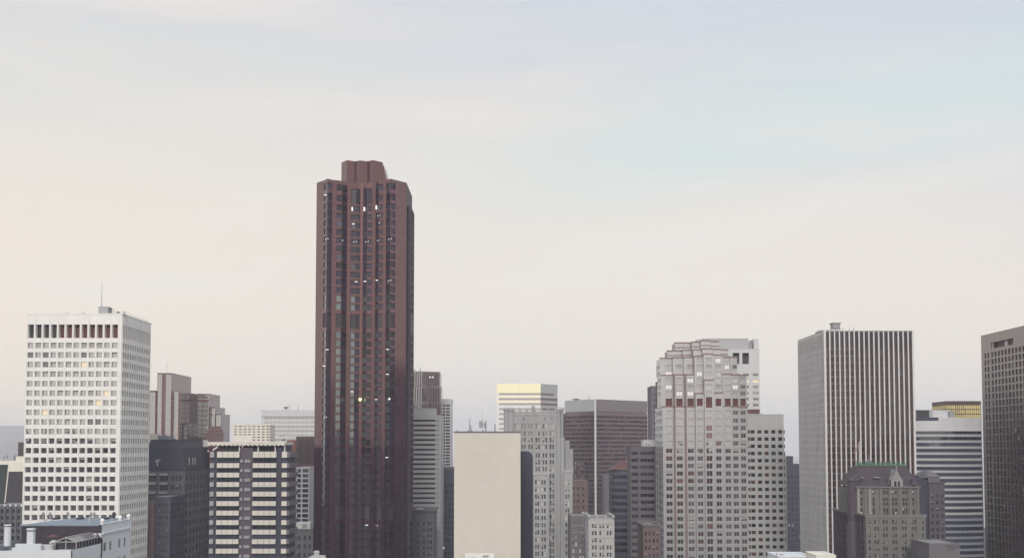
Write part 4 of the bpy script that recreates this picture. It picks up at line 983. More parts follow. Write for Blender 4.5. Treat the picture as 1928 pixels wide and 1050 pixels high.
    # chevron plan brown tower
    Y = 950; b = Bld('office_tower', 'brown chevron-plan tower with horizontal ribs and one pale vertical corner strip', 'office tower', X(1121, Y), Y + 20)
    zb = b.loc.z - 1; xc = X(1121, Y, 850); xl, yl = X(1064.5, Y + 30, 850), Y + 30; xr, yr = X(1219, Y + 44, 850), Y + 44; zt = Z(751, Y)
    wall = MB(); st = style('bronze_metal', ['glass_bronze', 'glass_dark', 'glass_silver'], fw=.0)
    rows = [(Z(784 + 8.05 * i + 2.5, Y), Z(784 + 8.05 * i - 2.5, Y)) for i in range(30)]; zcap = Z(775, Y)
    for (a, e, nn) in (((xl, yl), (xc, Y), 14), ((xc, Y), (xr, yr), 26)):
        L = math.hypot(e[0] - a[0], e[1] - a[1]); u = ((e[0] - a[0]) / L, (e[1] - a[1]) / L); n = (u[1], -u[0])
        sp = MB(); z = zb
        for r, (lo, hi) in enumerate(sorted(rows)):
            wall.quad((*a, z), (*e, z), (*e, lo), (*a, lo)); z = hi
            g = MB(); a2 = (a[0] - n[0] * .5, a[1] - n[1] * .5); e2 = (e[0] - n[0] * .5, e[1] - n[1] * .5)
            for q in range(nn):
                s0 = L * q / nn; s1 = L * (q + 1) / nn; P = lambda s: (a2[0] + u[0] * s, a2[1] + u[1] * s)
                mi = 2 if (nn == 14 and 2 <= q <= 8 and 9 < r < 19 and b.rng.random() < .45) else b.rng.choice((0, 1, 1)); g.quad((*P(s0), lo - .1), (*P(s1), lo - .1), (*P(s1), hi + .1), (*P(s0), hi + .1), mi)
            for q in range(nn + 1):
                s = L * q / nn; g.obox((a[0] + u[0] * (s - .2), a[1] + u[1] * (s - .2)), u, .4, n, .45, lo, hi, 3)
            b.part('window_band', g, ['glass_bronze', 'glass_night', 'glass_silver', 'brown_granite'])
        wall.quad((*a, z), (*e, z), (*e, zcap), (*a, zcap))
        c = MB(); c.obox((a[0] + n[0] * .1, a[1] + n[1] * .1), u, L, n, .5, zcap + .6, zt); b.part('crown_panel', c, 'grey_panel' if nn == 14 else 'taupe_panel')
    wall.prism([(xl + .6, yl + 1.5), (xc, Y + 2.2), (xr - .6, yr + 1.5), (xr - .6, yr + 20), (xl + .6, yl + 20)], zb, zt - .6); b.part('wall', wall, 'brown_granite')
    mb = MB(); mb.box(xc - .75, xc + .75, Y - .5, Y + .5, zb, zt + .2); b.part('corner_strip', mb, 'light_panel')
    mb = MB(); xx = X(1085.5, Y + 30); mb.box(xx - 2, xx + 2, yl + 4, yl + 6, zt - .8, zt + 1.2); mb.tube((xx, yl + 5, zt), (xx, yl + 5, zt + 3), .2, 6); mb.box(xx - 3.5, xx + 3.5, yl + 4.6, yl + 5.4, zt + 1.2, zt + 1.7); b.part('cooling_unit', mb, 'dark_metal'); mast(b, 1109, 744, Y + 30, zt - 1, .3, arms=2); b.finish()
    Y = 1010; b = Box('office_block', 'low brown red slab tucked between the gothic tower and the chevron tower', 'building', 1058.5, 1068, 779, Y, 20)
    b.front(cols_px([1061, 1064, 1067], 1.8, b.x0, Y), rows_px(787, 8, 20, 4.2, Y), .3, style('bronze_metal', ['glass_red', 'glass_dark'], fw=.1), pick(('a', 2), ('b', 1))); b.close('brown_granite', 'rlb'); b.finish()

    # smaller blocks in the valley between the towers
    Y = 720; b = Box('apartment_building', 'brown brick apartment block with a few lit windows beside the grey gothic tower', 'apartment building', 1074, 1107, 905, Y, 22, py=930)
    st = style('brown_brick', ['glass_dark', 'glass_bronze'], fw=.12, nh=1); b.front(cols_px([1080, 1088.5, 1098], 4, b.x0, Y, 930), rows_px(919, 11.8, 16, 6, Y), .25, st, pick(('a', 5), ('b', 3), ('spot', 1), ('white', .4))); b.close('brown_brick', 'rlb'); b.finish()
    Y = 470; b = Box('stone_building', 'low dim stone block with paired windows beneath the brown brick apartments', 'building', 1074, 1110, 972, Y, 20, py=1000)
    st = style('pale_stone', ['glass_grey', 'glass_dark'], fw=.13, nh=1); cs = [1079.5, 1084.5, 1092, 1097.5]; b.front(cols_px(cs, 3.8, b.x0, Y, 1000), rows_px(985, 12.8, 9, 7.5, Y), .3, st, pick(('a', 4), ('b', 4), ('curtain', 2), ('half', 1))); b.close('taupe_stone', 'rlb', cop=.3); b.finish()
    Y = 430; b = Box('stone_building', 'pale stone corner block with a bracketed cornice and three columns of paired windows', 'building', 1109.5, 1155, 976, Y, 22, py=1000)
    cs = []
    for p in (1119, 1133, 1147): cs += [p - 2.7, p + 2.7]
    b.front(cols_px(cs, 4.1, b.x0, Y, 1010), rows_px(989.5, 13.5, 8, 8.5, Y), .35, style('pale_stone', ['glass_dark', 'glass_grey'], fw=.12, nh=1), pick(('a', 4), ('b', 2), ('curtain', 2.5), ('half', 1.5)))
    b.left(even(6, b.D, .4, .8), rows_px(989.5, 13.5, 8, 8.5, Y), .35, style('pale_stone', ['glass_dark'], fw=.12, nh=1)); b.close('pale_stone', 'rb', cop=.25, proud=.15)
    z = b.zt
    for sgn, xa in ((-1, b.x0), (1, b.x1)):      # raking cornice arms that run back from the front corners
        mb = MB(); mb.prism([(xa - .5, Y - .7), (xa + .5, Y - .7), (xa + .5 + (0 if sgn > 0 else 0), Y + b.D), (xa - .5, Y + b.D)], z + .5, z + 1.1); b.part('cornice', mb, 'grey_stone')
    for i in range(4):
        mb = MB(); x = b.x0 + b.W * (i / 3); mb.lathe((x, Y - .2, z + .25), [(.32, 0), (.32, .5), (.16, .7), (.05, 1.5)], 6); b.part('finial', mb, 'pale_stone')
    for i in range(4):
        mb = MB(); x = b.x0 + b.W * (i / 3); mb.box(x - .3, x + .3, Y - .35, Y - .003, b.zb, z - .3); b.part('pilaster', mb, 'pale_stone')
    b.finish()
    Y = 800; b = Box('office_building', 'slim plain taupe slab in front of the chevron tower', 'building', 1137.5, 1156, 896, Y, 22, py=920); b.close('taupe_stone', 'frlb'); b.finish()
    # curved grey building with a red tiled roof
    Y = 660; x0, x1 = X(1153, Y, 950), X(1192, Y, 950); b = Bld('office_building', 'smooth blue grey building with a curved end and a low red tiled roof', 'building', (x0 + x1) / 2, Y + 10); zb = b.loc.z - 1
    def prof(g=0): return [(x0 - g + 5 + (5 + g) * -math.cos(RAD(t)), Y - g + 6 - (6 + 0) * math.sin(RAD(t))) for t in range(0, 91, 15)] + [(x1 + g, Y - g), (x1 + g, Y + 22), (x0 - g, Y + 22)]
    mb = MB(); mb.prism(prof(), zb, Z(884, Y)); b.part('wall', mb, 'dark_grey_brick')
    for k in range(12):
        mb = MB(); z = Z(890 + 12.6 * k, Y); q = prof(.12); mb.prism(q, z - .5, z); b.part('string_course', mb, 'grey_brick')
        g = MB(); pr = prof(.03)
        for i in range(len(pr) - 3): g.quad((*pr[i], z - 3.0), (*pr[i + 1], z - 3.0), (*pr[i + 1], z - 1.2), (*pr[i], z - 1.2))
        b.part('window_band', g, 'glass_navy')
    mb = MB(); P = prof(.4); ze = Z(884, Y) + .003; apex = [(X(1172, Y + 10), Y + 9), (x1, Y + 9), (x1, Y + 14), (X(1172, Y + 10), Y + 14)]; za = Z(866, Y + 8)
    n = len(P); mb.v = [(p[0], p[1], ze) for p in P] + [(a[0], a[1], za) for a in apex]
    for i in range(6): mb.f.append((i, i + 1, n)); mb.m.append(0)
    mb.f += [(6, 7, n + 1, n), (7, 8, n + 2, n + 1), (8, 9, n + 3, n + 2), (9, 0, n, n + 3), (n, n + 1, n + 2, n + 3)]; mb.m += [0] * 5; b.part('roof', mb, 'red_tile'); mast(b, 1179, 857, Y + 6, Z(870, Y), .12); b.finish()
    # taupe banded building with a white roof box
    Y = 560; b = Box('office_building', 'taupe stone office block with dark ribbon windows and a white box on its roof', 'office building', 1187, 1236, 841, Y, 16, py=900)
    st = style('taupe_stone', ['glass_dark', 'glass_grey'], fw=.1, nv=3); rows = rows_px(852.8, 13.15, 18, 6.4, Y)
    b.front([(X(1189, Y, 900) - b.x0, X(1201.5, Y, 900) - b.x0), (X(1206, Y, 900) - b.x0, X(1232, Y, 900) - b.x0)], rows, .35, st, pick(('a', 6), ('b', 2), ('lamp', .4)), name='ribbon_window'); b.close('taupe_stone', 'rlb')
    roofbox(b, 1211, 1235, 827, Y + 2, 10, b.zt, 'light_panel'); mb = MB(); xx = X(1216.5, Y + 1.9); mb.box(xx - .15, xx + .15, Y + 1.8, Y + 1.98, b.zt + .2, Z(834, Y)); mb.box(xx + .8, xx + 1.8, Y + 1.85, Y + 1.98, b.zt + .8, b.zt + 1.1); b.part('vent', mb, 'dark_metal'); b.finish()
    Y = 440; b = Box('brick_building', 'small dark brown building with projecting cornice low beside the tiered crown tower', 'building', 1211, 1243, 990, Y, 20, py=1000)
    st = style('brown_brick', ['glass_dark', 'glass_navy'], fw=.1, nh=1); b.front(cols_px([1216, 1223, 1231, 1238], 4, b.x0, Y, 1010), rows_px(1004, 13.6, 7, 8, Y), .3, st, pick(('a', 4), ('b', 2), ('half', .6))); b.close('brown_brick', 'rlb', cop=.8, proud=.5, copm='taupe_stone'); b.finish()
centre()

# ================================================================== K  just east of the granite tower
def beside_granite():
    Y = 900; x0, x1 = X(771, Y), X(828, Y)
    b = Bld('office_tower', 'brown ribbed tower with stepped curved front close behind the red granite skyscraper', 'office tower', (x0 + x1) / 2, Y + 12); zb = b.loc.z - 1
    def tier(name, p0, p1, ya, ybk, y0, y1, dz):
        a, e = X(p0, Y), X(p1, Y); n = 14; W = e - a; pts = [(a + W * i / n, Y + dz + 9 * (i / n) ** 2) for i in range(n + 1)]; mb = MB(); mb.prism(pts + [(e, Y + 30), (a, Y + 30)], Z(y1, Y), Z(y0, Y)); o = b.part(name, mb, 'taupe_panel')
        for i in range(n):
            (p, q), (p2, q2) = pts[i], pts[i + 1]; rb = MB(); rb.box(p - .22, p + .22, q - .55, q + .25, Z(y1, Y), Z(y0 + 2, Y)); b.part('rib', rb, 'grey_panel' if 2 <= i <= 6 else 'brown_granite', parent=o)
            g = MB(); g.quad((p + .3, q - .03 + .0, Z(y1, Y)), (p2 - .3, q2 - .03, Z(y1, Y)), (p2 - .3, q2 - .03, Z(y0 + 4, Y)), (p + .3, q - .03, Z(y0 + 4, Y))); b.part('window_strip', g, 'glass_bronze', parent=o)
    tier('upper_tier', 768, 826.5, 0, 0, 698, 726, 2); tier('middle_tier', 766, 828.5, 0, 0, 726, 756, 1); tier('lower_tier', 764, 830, 0, 0, 756, 960, 0)
    for p in (808.5, 813.5): mb = MB(); mb.lathe((X(p, Y), Y + 5, Z(709, Y) - .6), [(.2, 0), (.7, .6), (.2, 1.2)], 8); b.part('lamp', mb, 'lamp_white')
    mast(b, 780, 693, Y + 15, Z(698, Y), .4); mast(b, 791, 692, Y + 15, Z(698, Y), .5); b.finish()
    Y = 700; b = Box('office_building', 'grey office block striped with dark ribbon windows under a blank penthouse', 'office building', 768, 829.5, 782, Y, 32, py=850)
    st = style('grey_metal', ['glass_bronze', 'glass_dark'], fw=.08, nv=7); rows = rows_px(791.3, 9.1, 26, 4.0, Y); c0 = (.5, X(819.5, Y, 850) - b.x0); cx = [(X(821, Y, 850) - b.x0, X(822.8, Y, 850) - b.x0), (X(824.4, Y, 850) - b.x0, X(826.4, Y, 850) - b.x0)]
    b.front([c0] + cx, rows, .4, st, pick(('a', 6), ('b', 3), ('lamp', .15)), name='ribbon_window'); b.close('grey_panel', 'rlb'); roofbox(b, 766, 818, 768, Y + 3, 20, b.zt, 'grey_panel'); b.finish()
    Y = 960; b = Box('apartment_tower', 'slender white framed tower with dark windows split by one pale pier', 'apartment tower', 829, 849.5, 754, Y, 24, py=820)
    st = style('white_metal', ['glass_bronze', 'glass_dark'], fw=.15); b.front(cols_px([834, 843.3], 8.2, b.x0, Y, 820), rows_px(763, 5.85, 42, 3.8, Y), .5, st, pick(('a', 2), ('b', 1))); b.close('light_panel', 'rlb', cop=1.5); b.finish()
    Y = 770; b = Box('office_building', 'dim dark building with faint pilasters beside the blank beige block', 'building', 829, 862, 884, Y, 24, py=930)
    st = style('dark_grey_brick', ['glass_dark', 'glass_navy'], fw=.1); b.front(cols_px([834, 840, 846, 852, 858], 3.2, b.x0, Y, 930), rows_px(914, 11.5, 16, 6.5, Y), .3, st, pick(('a', 3), ('b', 3))); b.close('dark_grey_brick', 'rlb', cop=1.6, proud=.3, copm='grey_brick')
    mb = MB(); x = X(835.5, Y); z = Z(1031, Y); mb.lathe((x, Y - .6, z - .7), [(.2, 0), (.8, .5), (.7, 1.0), (.15, 1.8)], 8); b.part('lamp', mb, 'lit_white')
    mb = MB(); mb.tube((X(836, Y), Y - .3, Z(1007, Y)), (X(851, Y), Y - .3, Z(1008.5, Y)), .12, 5); b.part('pipe', mb, 'grey_metal'); b.finish()
    Y = 645; b = Box('stone_building', 'old stone block with a heavy cornice at the foot of the red granite skyscraper', 'building', 762, 816.5, 962, Y, 26, py=1000)
    st = style('grey_brick', ['glass_dark', 'glass_grey'], fw=.12, nh=1); b.front(cols_px([776.5, 787, 798, 807, 812], 3.2, b.x0, Y, 1000), rows_px(985, 11.5, 9, 6.5, Y), .35, st, pick(('a', 5), ('b', 1), ('half', 1), ('curtain', .6))); b.close('grey_brick', 'rlb', cop=1.2, proud=.8, copm='taupe_stone')
    mb = MB(); y = Y + 4; mb.box(X(786, y), X(797, y), y, y + 4, b.zt, Z(957, y)); b.part('cooling_unit', mb, 'light_panel'); mb = MB(); mb.box(X(798, y), X(816, y), y - 2, y + 1, Z(962.5, y), Z(959.5, y)); b.part('roof_duct', mb, 'light_panel'); mast(b, 785.5, 926, Y + 2, b.zt, .12); b.finish()
beside_granite()

# ================================================================== west: D, E, F, G, H, I
def west():
    # twin stepped brown towers
    def stepped(label, Y, blocks, strips, extra=None):
        xs = [X(q, Y) for bl in blocks for q in bl[:2]]; b = Bld('office_tower', label, 'office tower', sum(xs) / len(xs), Y + 15, 'stepped brown towers'); zb = b.loc.z - 1
        for i, (p0, p1, y0, d0, dep) in enumerate(blocks):
            mb = MB(); yy = Y + d0; a, e = X(p0, yy), X(p1, yy); mb.box(a, e, yy, yy + dep, zb, Z(y0, yy)); mb.box(a - .1, e + .1, yy - .1, yy + dep + .1, Z(y0, yy) + .002, Z(y0, yy) + .5); b.part('wing', mb, 'brown_granite')
        for (p0, p1, y0, y1, d0) in strips:
            yy = Y + d0 - .12; mb = MB(); a, e = X(p0, yy), X(p1, yy); n = max(2, round((y1 - y0) / 9.0))
            for k in range(n):
                z0, z1 = Z(y0 + (y1 - y0) * (k + 1) / n, yy), Z(y0 + (y1 - y0) * k / n, yy); mb.quad((a, yy, z0 + .5), (e, yy, z0 + .5), (e, yy, z1), (a, yy, z1), 0); mb.box(a, e, yy - .05, yy + .1, z0, z0 + .5, 1)
            m_ = (a + e) / 2; mb.box(m_ - .1, m_ + .1, yy - .06, yy + .05, Z(y1, yy), Z(y0, yy), 2); mb.box(a - .12, a, yy - .08, yy + .11, Z(y1, yy), Z(y0, yy), 2); mb.box(e, e + .12, yy - .08, yy + .11, Z(y1, yy), Z(y0, yy), 2)
            b.part('window_strip', mb, ['glass_silver', 'grey_panel', 'grey_metal'])
        return b
    Y = 800
    b = stepped('tall stepped brown granite tower with silver window strips and the highest roof of the pair', Y,
        [(281, 292, 736, 6, 26), (295, 321.8, 703, 0, 49), (322, 335.6, 737, 1.5, 49), (345, 352.6, 798, 13, 40)],
        [(282, 291.5, 738, 850, 6), (296.5, 305.5, 704.5, 850, 0), (311.5, 321, 704.5, 850, 0), (324.5, 335, 737, 850, 1.5), (346, 351.8, 799, 850, 13)])
    mb = MB(); z = Z(703, Y) + .3; mb.tube((X(313, Y + 10), Y + 10, z), (X(313, Y + 10), Y + 10, Z(681, Y + 10)), .10, 6); b.part('antenna', mb, 'grey_metal')
    for p in (304.6, 293.0, 323.2, 336.2):
        mb = MB(); yy = Y - .25 if p != 293.0 else Y + 5.75; mb.box(X(p, yy) - .3, X(p, yy) + .45, yy, yy + .15, b.loc.z - 1, Z(704 if 300 < p < 320 else 738, yy)); b.part('edge_strip', mb, 'red_granite')
    b.finish()
    Y = 840
    b = stepped('shorter stepped brown granite tower with silver strips descending in three terraces', Y, [(371, 392.6, 742, 0, 32), (393.5, 404.6, 767, 3, 29), (405.5, 416.4, 780, 5, 26)],
        [(372, 380.2, 743, 822, 0), (382.2, 392, 743, 822, 0), (395.5, 404, 768, 803, 3), (406.5, 415.5, 781, 803, 5)])
    mb = MB(); mb.box(X(371.5, Y), X(392.5, Y), Y - .2, Y - .13, Z(755, Y), Z(752, Y)); b.part('dark_band', mb, 'louvre_maroon')
    for k in range(3):
        mb = MB(); yy = Y - 8 + 2.6 * k; mb.box(X(386 + 3 * k, yy), X(421 - 2 * k, yy), yy, yy + 12, b.loc.z - 1, Z(818 - 7 * k, yy)); b.part('terrace', mb, 'brown_granite'); mb = MB(); mb.box(X(386 + 3 * k, yy) - .3, X(421 - 2 * k, yy) + .3, yy - .3, yy + 1, Z(818 - 7 * k, yy) + .003, Z(818 - 7 * k, yy) + .7); b.part('parapet', mb, 'red_granite')
    b.finish()
    # dark mansard block
    Y = 545; b = Box('hotel', 'grey stone hotel under a tall plain dark slate mansard roof', 'hotel', 272, 347.5, 885, Y, 52, py=900)
    st = style('grey_brick', ['glass_dark', 'glass_navy'], fw=.15, nv=1, nh=1); rows = rows_px(900, 17.1, 11, 10.5, Y)
    b.front([(X(277, Y, 900) - b.x0, X(294.5, Y, 900) - b.x0), (X(301, Y, 900) - b.x0, X(316.5, Y, 900) - b.x0)] + cols_px([325, 332.3, 339.5], 4.8, b.x0, Y, 900), rows, .5, st, pick(('a', 5), ('b', 2), ('half', .6)))
    b.right(even(8, b.D, .42, 1.5), rows, .4, style('dark_grey_brick', ['glass_navy', 'glass_dark'], fw=.12, nh=1)); b.close('grey_brick', 'lb', cop=.2, proud=.05)
    for (pa, pe) in ((277, 294.5), (301, 316.5)):
        for k in range(9):
            mb = MB(); yy = Y - .5; zc = Z(896.5 + 17.1 * k, Y); a, e = X(pa, yy), X(pe, yy); mb.box(a, e, yy, Y + .45, zc + .5, zc + 1.5); b.part('spandrel', mb, 'grey_stone')
    c = MB(); c.box(b.x0 - .4, b.x1 + .4, Y - .5, Y + b.D + .3, b.zt + .25, b.zt + .8); b.part('cornice', c, 'dark_slate')
    z0 = b.zt + .8; zl, zh = Z(845, Y), Z(829, Y)
    def mans(p0, p1, zlo, ztop, dy, d, inset):
        mb = MB(); a, e = X(p0, Y), X(p1, Y); y0, y1 = Y + dy, Y + d; i = inset
        A = [(a, y0, zlo), (e, y0, zlo), (e, y1, zlo), (a, y1, zlo)]; T = [(a + i, y0 + i, ztop), (e - i, y0 + i, ztop), (e - i, y1 - i, ztop), (a + i, y1 - i, ztop)]
        for k in range(4): mb.quad(A[k], A[(k + 1) % 4], T[(k + 1) % 4], T[k])
        mb.quad(*T); mb.box(T[0][0] - .1, T[1][0] + .1, T[0][1] - .1, T[2][1] + .1, ztop + .003, ztop + .45); return mb
    b.part('mansard_roof', mans(272, 348.6, z0, zl, -.2, 52, 1.0), 'dark_slate'); b.part('upper_roof', mans(277, 336, zl + .45, zh, 2, 44, .8), 'dark_slate')
    mb = MB(); y = Y + 6; mb.prism([(X(294, y), y), (X(317, y), y), (X(311, y), y + 12), (X(298, y), y + 12)], zh + .4, Z(820, y)); b.part('penthouse', mb, 'slate_blue')
    mb = MB(); y = Y + 3.2; mb.box(X(276, y), X(295.5, y), y, y + 6, zh + .45, Z(816, y)); b.part('cooling_unit', mb, 'cream_panel')
    def relief(lines, yy, nm):
        mb = MB()
        for (xa, ya, xb, yb2, r) in lines: mb.tube((X(xa, yy), yy, Z(ya, yy)), (X(xb, yy), yy, Z(yb2, yy)), r, 6)
        b.part(nm, mb, 'grey_panel')
    relief([(293.5, 868.5, 303, 864.5, .35), (297.5, 868, 298, 876.5, .42), (295, 866, 301, 869, .25)], Y + .1, 'wall_ornament')
    xw = b.x1
    for t, (ya, yb2) in ((8, (862, 874)), (14.5, (863, 875)), (18.5, (862.5, 874.5))):
        mb = MB(); yy = Y + t; mb.tube((xw - .15, yy, Z(yb2, yy)), (xw - .35, yy + .3, Z(ya, yy)), .26, 6); mb.lathe((xw - .3, yy + .3, Z(ya, yy) - .2), [(.2, 0), (.38, .3), (.1, .6)], 6); b.part('stack_pipe', mb, 'grey_panel')
    b.finish()
    Y = 512; b = Box('apartment_building', 'dark brown apartment block low against the grey mansard hotel', 'apartment building', 274, 320, 936, Y, 24, py=980)
    st = style('brown_brick', ['glass_dark', 'glass_navy'], fw=.12, nh=1); b.front(cols_px([279, 299, 303.5, 309, 314], 3, b.x0, Y, 980), rows_px(950, 12.2, 11, 7, Y), .35, st, pick(('a', 5), ('b', 2), ('half', 1))); b.right(even(5, b.D, .4, 1), rows_px(950, 12.2, 11, 7, Y), .3, st); b.close('dark_grey_brick', 'lb'); 
    mb = MB(); mb.box(X(283, Y), X(294.5, Y), Y - 1.0, Y - .003, b.zb, Z(940, Y)); b.part('stair_shaft', mb, 'brown_brick'); b.finish()
    Y = 650; b = Box('office_building', 'dark blue grey filler block between the mansard hotel and the cream banded apartments', 'building', 372, 408, 862, Y, 24, py=900)
    b.front(cols_px([379, 385, 391, 397], 3.4, b.x0, Y, 900), rows_px(874, 10.5, 18, 6, Y), .3, style('dark_grey_brick', ['glass_dark', 'glass_navy'], fw=.1), pick(('a', 3), ('b', 2))); b.close('dark_grey_brick', 'rlb'); 
    mb = MB(); y = Y - 3; mb.box(X(382, y), X(400, y), y, Y - .01, b.zb, Z(966, y)); b.part('annexe', mb, 'cream_panel'); b.finish()
    # red terrace with white garden frames, seen through the gap
    Y = 590; b = Box('brick_building', 'reddish brick building with white railings and awnings beside the cream apartments', 'building', 381, 412, 842, Y, 22, py=850)
    b.close('red_tile', 'frlb', cop=.4)
    for (pa, pe, ya, yb2) in ((383, 391, 828, 834), (383, 391, 836, 842)):
        mb = MB(); y = Y + 1
        for i in range(5): xx = X(pa + (pe - pa) * i / 4, y); mb.box(xx - .15, xx + .15, y, y + .3, Z(yb2, y), Z(ya, y))
        for zz in (ya + 1, (ya + yb2) / 2, yb2 - .5): mb.box(X(pa, y), X(pe, y), y + .05, y + .25, Z(zz + .4, y), Z(zz - .4, y))
        mb.box(X(pa, y), X(pe, y), y + .3, y + 1.5, b.zt - .2, Z(yb2, y)); b.part('railing', mb, 'white_metal')
    for (pa, ya, pe, yb2) in ((384, 846, 394, 850), (401, 848, 410, 842)):
        mb = MB(); y = Y - 1; mb.quad((X(pa, y), y, Z(ya, y)), (X(pe, y), y, Z(yb2, y)), (X(pe, Y), Y, Z(yb2 - 3, Y)), (X(pa, Y), Y, Z(ya - 3, Y))); mb.quad((X(pa, y), y, Z(ya + .8, y)), (X(pe, y), y, Z(yb2 + .8, y)), (X(pe, y), y, Z(yb2, y)), (X(pa, y), y, Z(ya, y))); b.part('awning', mb, 'white_metal')
    b.finish()
    # cream banded apartment block
    Y = 380; x0, x1, x2 = X(395, Y, 900), X(541, Y, 900), 0
    b = Bld('apartment_tower', 'dark apartment block with cream balcony bands and a scalloped cream roof canopy', 'apartment tower', (x0 + x1) / 2, Y + 12); zb = b.loc.z - 1; D = 14; zt = Z(850, Y)
    w = MB(); w.box(x0, x1, Y, Y + D, zb, zt); b.part('wall', w, 'dark_slate')
    ys = [855.2] + [875.6 + 17.85 * i for i in range(13)]
    for k, yc in enumerate(ys):
        h = 5.6 if k == 0 else 4.4; z0, z1 = Z(yc + h, Y), Z(yc - h, Y)
        for (pa, pe, nn) in ((409, 451.5, 4), (476.5, 521, 4), (531, 541.3, 1), (396, 404, 1)):
            mb = MB(); a, e = X(pa, Y, 900), X(pe, Y, 900); pw = (e - a) / nn
            for i in range(nn): mb.box(a + pw * i + .05, a + pw * (i + 1) - .05, Y - .9, Y - .003, z0, z1)
            b.part('balcony_band', mb, 'cream_panel' if pa != 396 else 'grey_stone')
        mb = MB(); mb.box(x1 + .003, x1 + .9, Y - .9, Y + D, z0, z1); b.part('balcony_band', mb, 'taupe_stone')
        gz0, gz1 = z1 + .15, Z((ys[k - 1] if k else 838) + 5, Y)
        for (pa, pe) in ((409, 451.5), (476.5, 521)):
            if k == 0: continue
            mb = MB(); a, e = X(pa, Y, 900), X(pe, Y, 900); mb.quad((a, Y - .03, gz0), (e, Y - .03, gz0), (e, Y - .03, gz1), (a, Y - .03, gz1))
            for i in range(6): xx = a + (e - a) * i / 5; mb.box(xx - .06, xx + .06, Y - .1, Y - .035, gz0, gz1, 1)
            b.part('window_band', mb, ['glass_navy', 'dark_metal'])
        if k: 
            mb = MB(); z = Z(yc - 9, Y)
            for (pa, pe) in ((453.5, 458.5), (462, 473)): mb.box(X(pa, Y), X(pe, Y), Y - .5, Y - .003, z - .6, z + .35)
            b.part('balcony_rail', mb, 'grey_metal')
    for (pa, pe) in ((451.5, 476.5),):
        mb = MB(); mb.box(X(pa, Y, 900) + .1, X(pe, Y, 900) - .1, Y - .12, Y - .003, zb, Z(842, Y)); b.part('centre_bay', mb, 'mauve_brick')
    mb = MB(); mb.box(X(522.5, Y, 900), X(530, Y, 900), Y - .2, Y - .003, zb, Z(842, Y)); b.part('pier', mb, 'dark_slate')
    ph = MB(); yy = Y + 1.6; ph.box(X(412, yy), X(537, yy), yy, Y + D - 1, zt, Z(838.5, yy)); b.part('penthouse', ph, 'dark_slate')
    for (pa, pe) in ((414, 449), (488, 518)):
        mb = MB(); mb.quad((X(pa, yy), yy - .04, zt + .2), (X(pe, yy), yy - .04, zt + .2), (X(pe, yy), yy - .04, Z(839.5, yy)), (X(pa, yy), yy - .04, Z(839.5, yy))); b.part('window_band', mb, 'glass_grey')
    for p in (451, 486.5, 518.5, 536):
        mb = MB(); xx = X(p, Y); mb.box(xx - .2, xx + .2, Y + .2, Y + .6, zt, Z(838, Y)); b.part('column', mb, 'light_panel')
    can = MB(); a, e = X(392, Y), X(538, Y); za, ze = Z(838, Y), Z(831.3, Y); nsc = 18; y0, y1 = Y - .9, Y + D
    sw = (e - a) / nsc; can.box(a, e, y0, y1, za + .25, ze)
    for i in range(nsc):
        pr = [(a + sw * i + sw * t / 8, za + .25 - .38 * math.sin(math.pi * t / 8)) for t in range(9)]
        for (p, q) in zip(pr, pr[1:]): can.quad((p[0], y0, p[1]), (q[0], y0, q[1]), (q[0], y0, za + .26), (p[0], y0, za + .26)); can.quad((p[0], y1, p[1]), (q[0], y1, q[1]), (q[0], y0, q[1]), (p[0], y0, p[1]))
    b.part('roof_canopy', can, 'cream_panel')
    for (p, q, mt) in ((455.5, 840.3, 'lamp_white'), (469.5, 845.5, 'lit_white')):
        mb = MB(); mb.lathe((X(p, Y), Y + 1, Z(q, Y) - .15), [(.05, 0), (.2, .18), (.05, .36)], 8); b.part('lamp', mb, mt)
    b.finish()
    # small beige grid building
    Y = 1000; b = Box('apartment_tower', 'small beige apartment tower with a fine balcony grid before the pale banded offices', 'apartment tower', 438.5, 508, 799.5, Y, 22)
    st = style('ivory_concrete', ['glass_grey', 'glass_dark'], fw=.2); cs = [443, 452, 460.5, 469, 477.5, 486.3, 495, 503.5]
    b.front(cols_px(cs, 6.0, b.x0, Y), rows_px(802.5, 5.05, 22, 2.6, Y), .8, st, pick(('a', 4), ('b', 3)), skip=lambda r, c: r < 18 and c < 4); b.right(even(6, b.D, .6, .5), rows_px(802.5, 5.05, 22, 2.6, Y), .8, st); b.close('ivory_concrete', 'lb'); roofbox(b, 452, 464, 797.6, Y + 5, 6, b.zt, 'ivory_concrete'); b.finish()
    # pale banded office block
    Y = 1300; b = Box('office_building', 'wide pale office block of silver bands with antennas on its blank top storey', 'office building', 491.5, 600, 773, Y, 35)
    st = style('white_metal', ['glass_silver', 'glass_mirror'], fw=.2, nv=11)
    b.front([(X(497, Y) - b.x0, X(599, Y) - b.x0)], [(Z(787.5 + 8.0 * i + 2.4, Y), Z(787.5 + 8.0 * i - 2.4, Y)) for i in range(14)], .5, st, lambda r, c, g: 'a' if r % 3 else 'b', name='ribbon_window'); b.close('light_panel', 'rlb', cop=.8)
    mb = MB(); mb.box(b.x0 - .05, b.x1, Y - .4, Y - .004, Z(784.2, Y), Z(783, Y)); b.part('dark_band', mb, 'grey_metal')
    mb = MB(); x = X(538, Y + 8); z = b.zt + .8; mb.lathe((x, Y + 8, z), [(.4, 0), (.4, 1.5), (2.4, 2.6), (2.9, 4.0), (1.0, 4.2)], 12); mb.box(x - 4, x + 3, Y + 7, Y + 9, z - .3, z + .5); b.part('satellite_dish', mb, 'grey_metal'); mast(b, 545, 752, Y + 8, z - .5, .22); mast(b, 561, 761, Y + 8, z - .5, .4); b.finish()
    # brown ribbed block
    Y = 760; b = Box('office_building', 'brown office block with many thin vertical ribs partly hidden by the granite skyscraper', 'office building', 558, 592, 822, Y, 30, py=850)
    n = 12; W = b.W
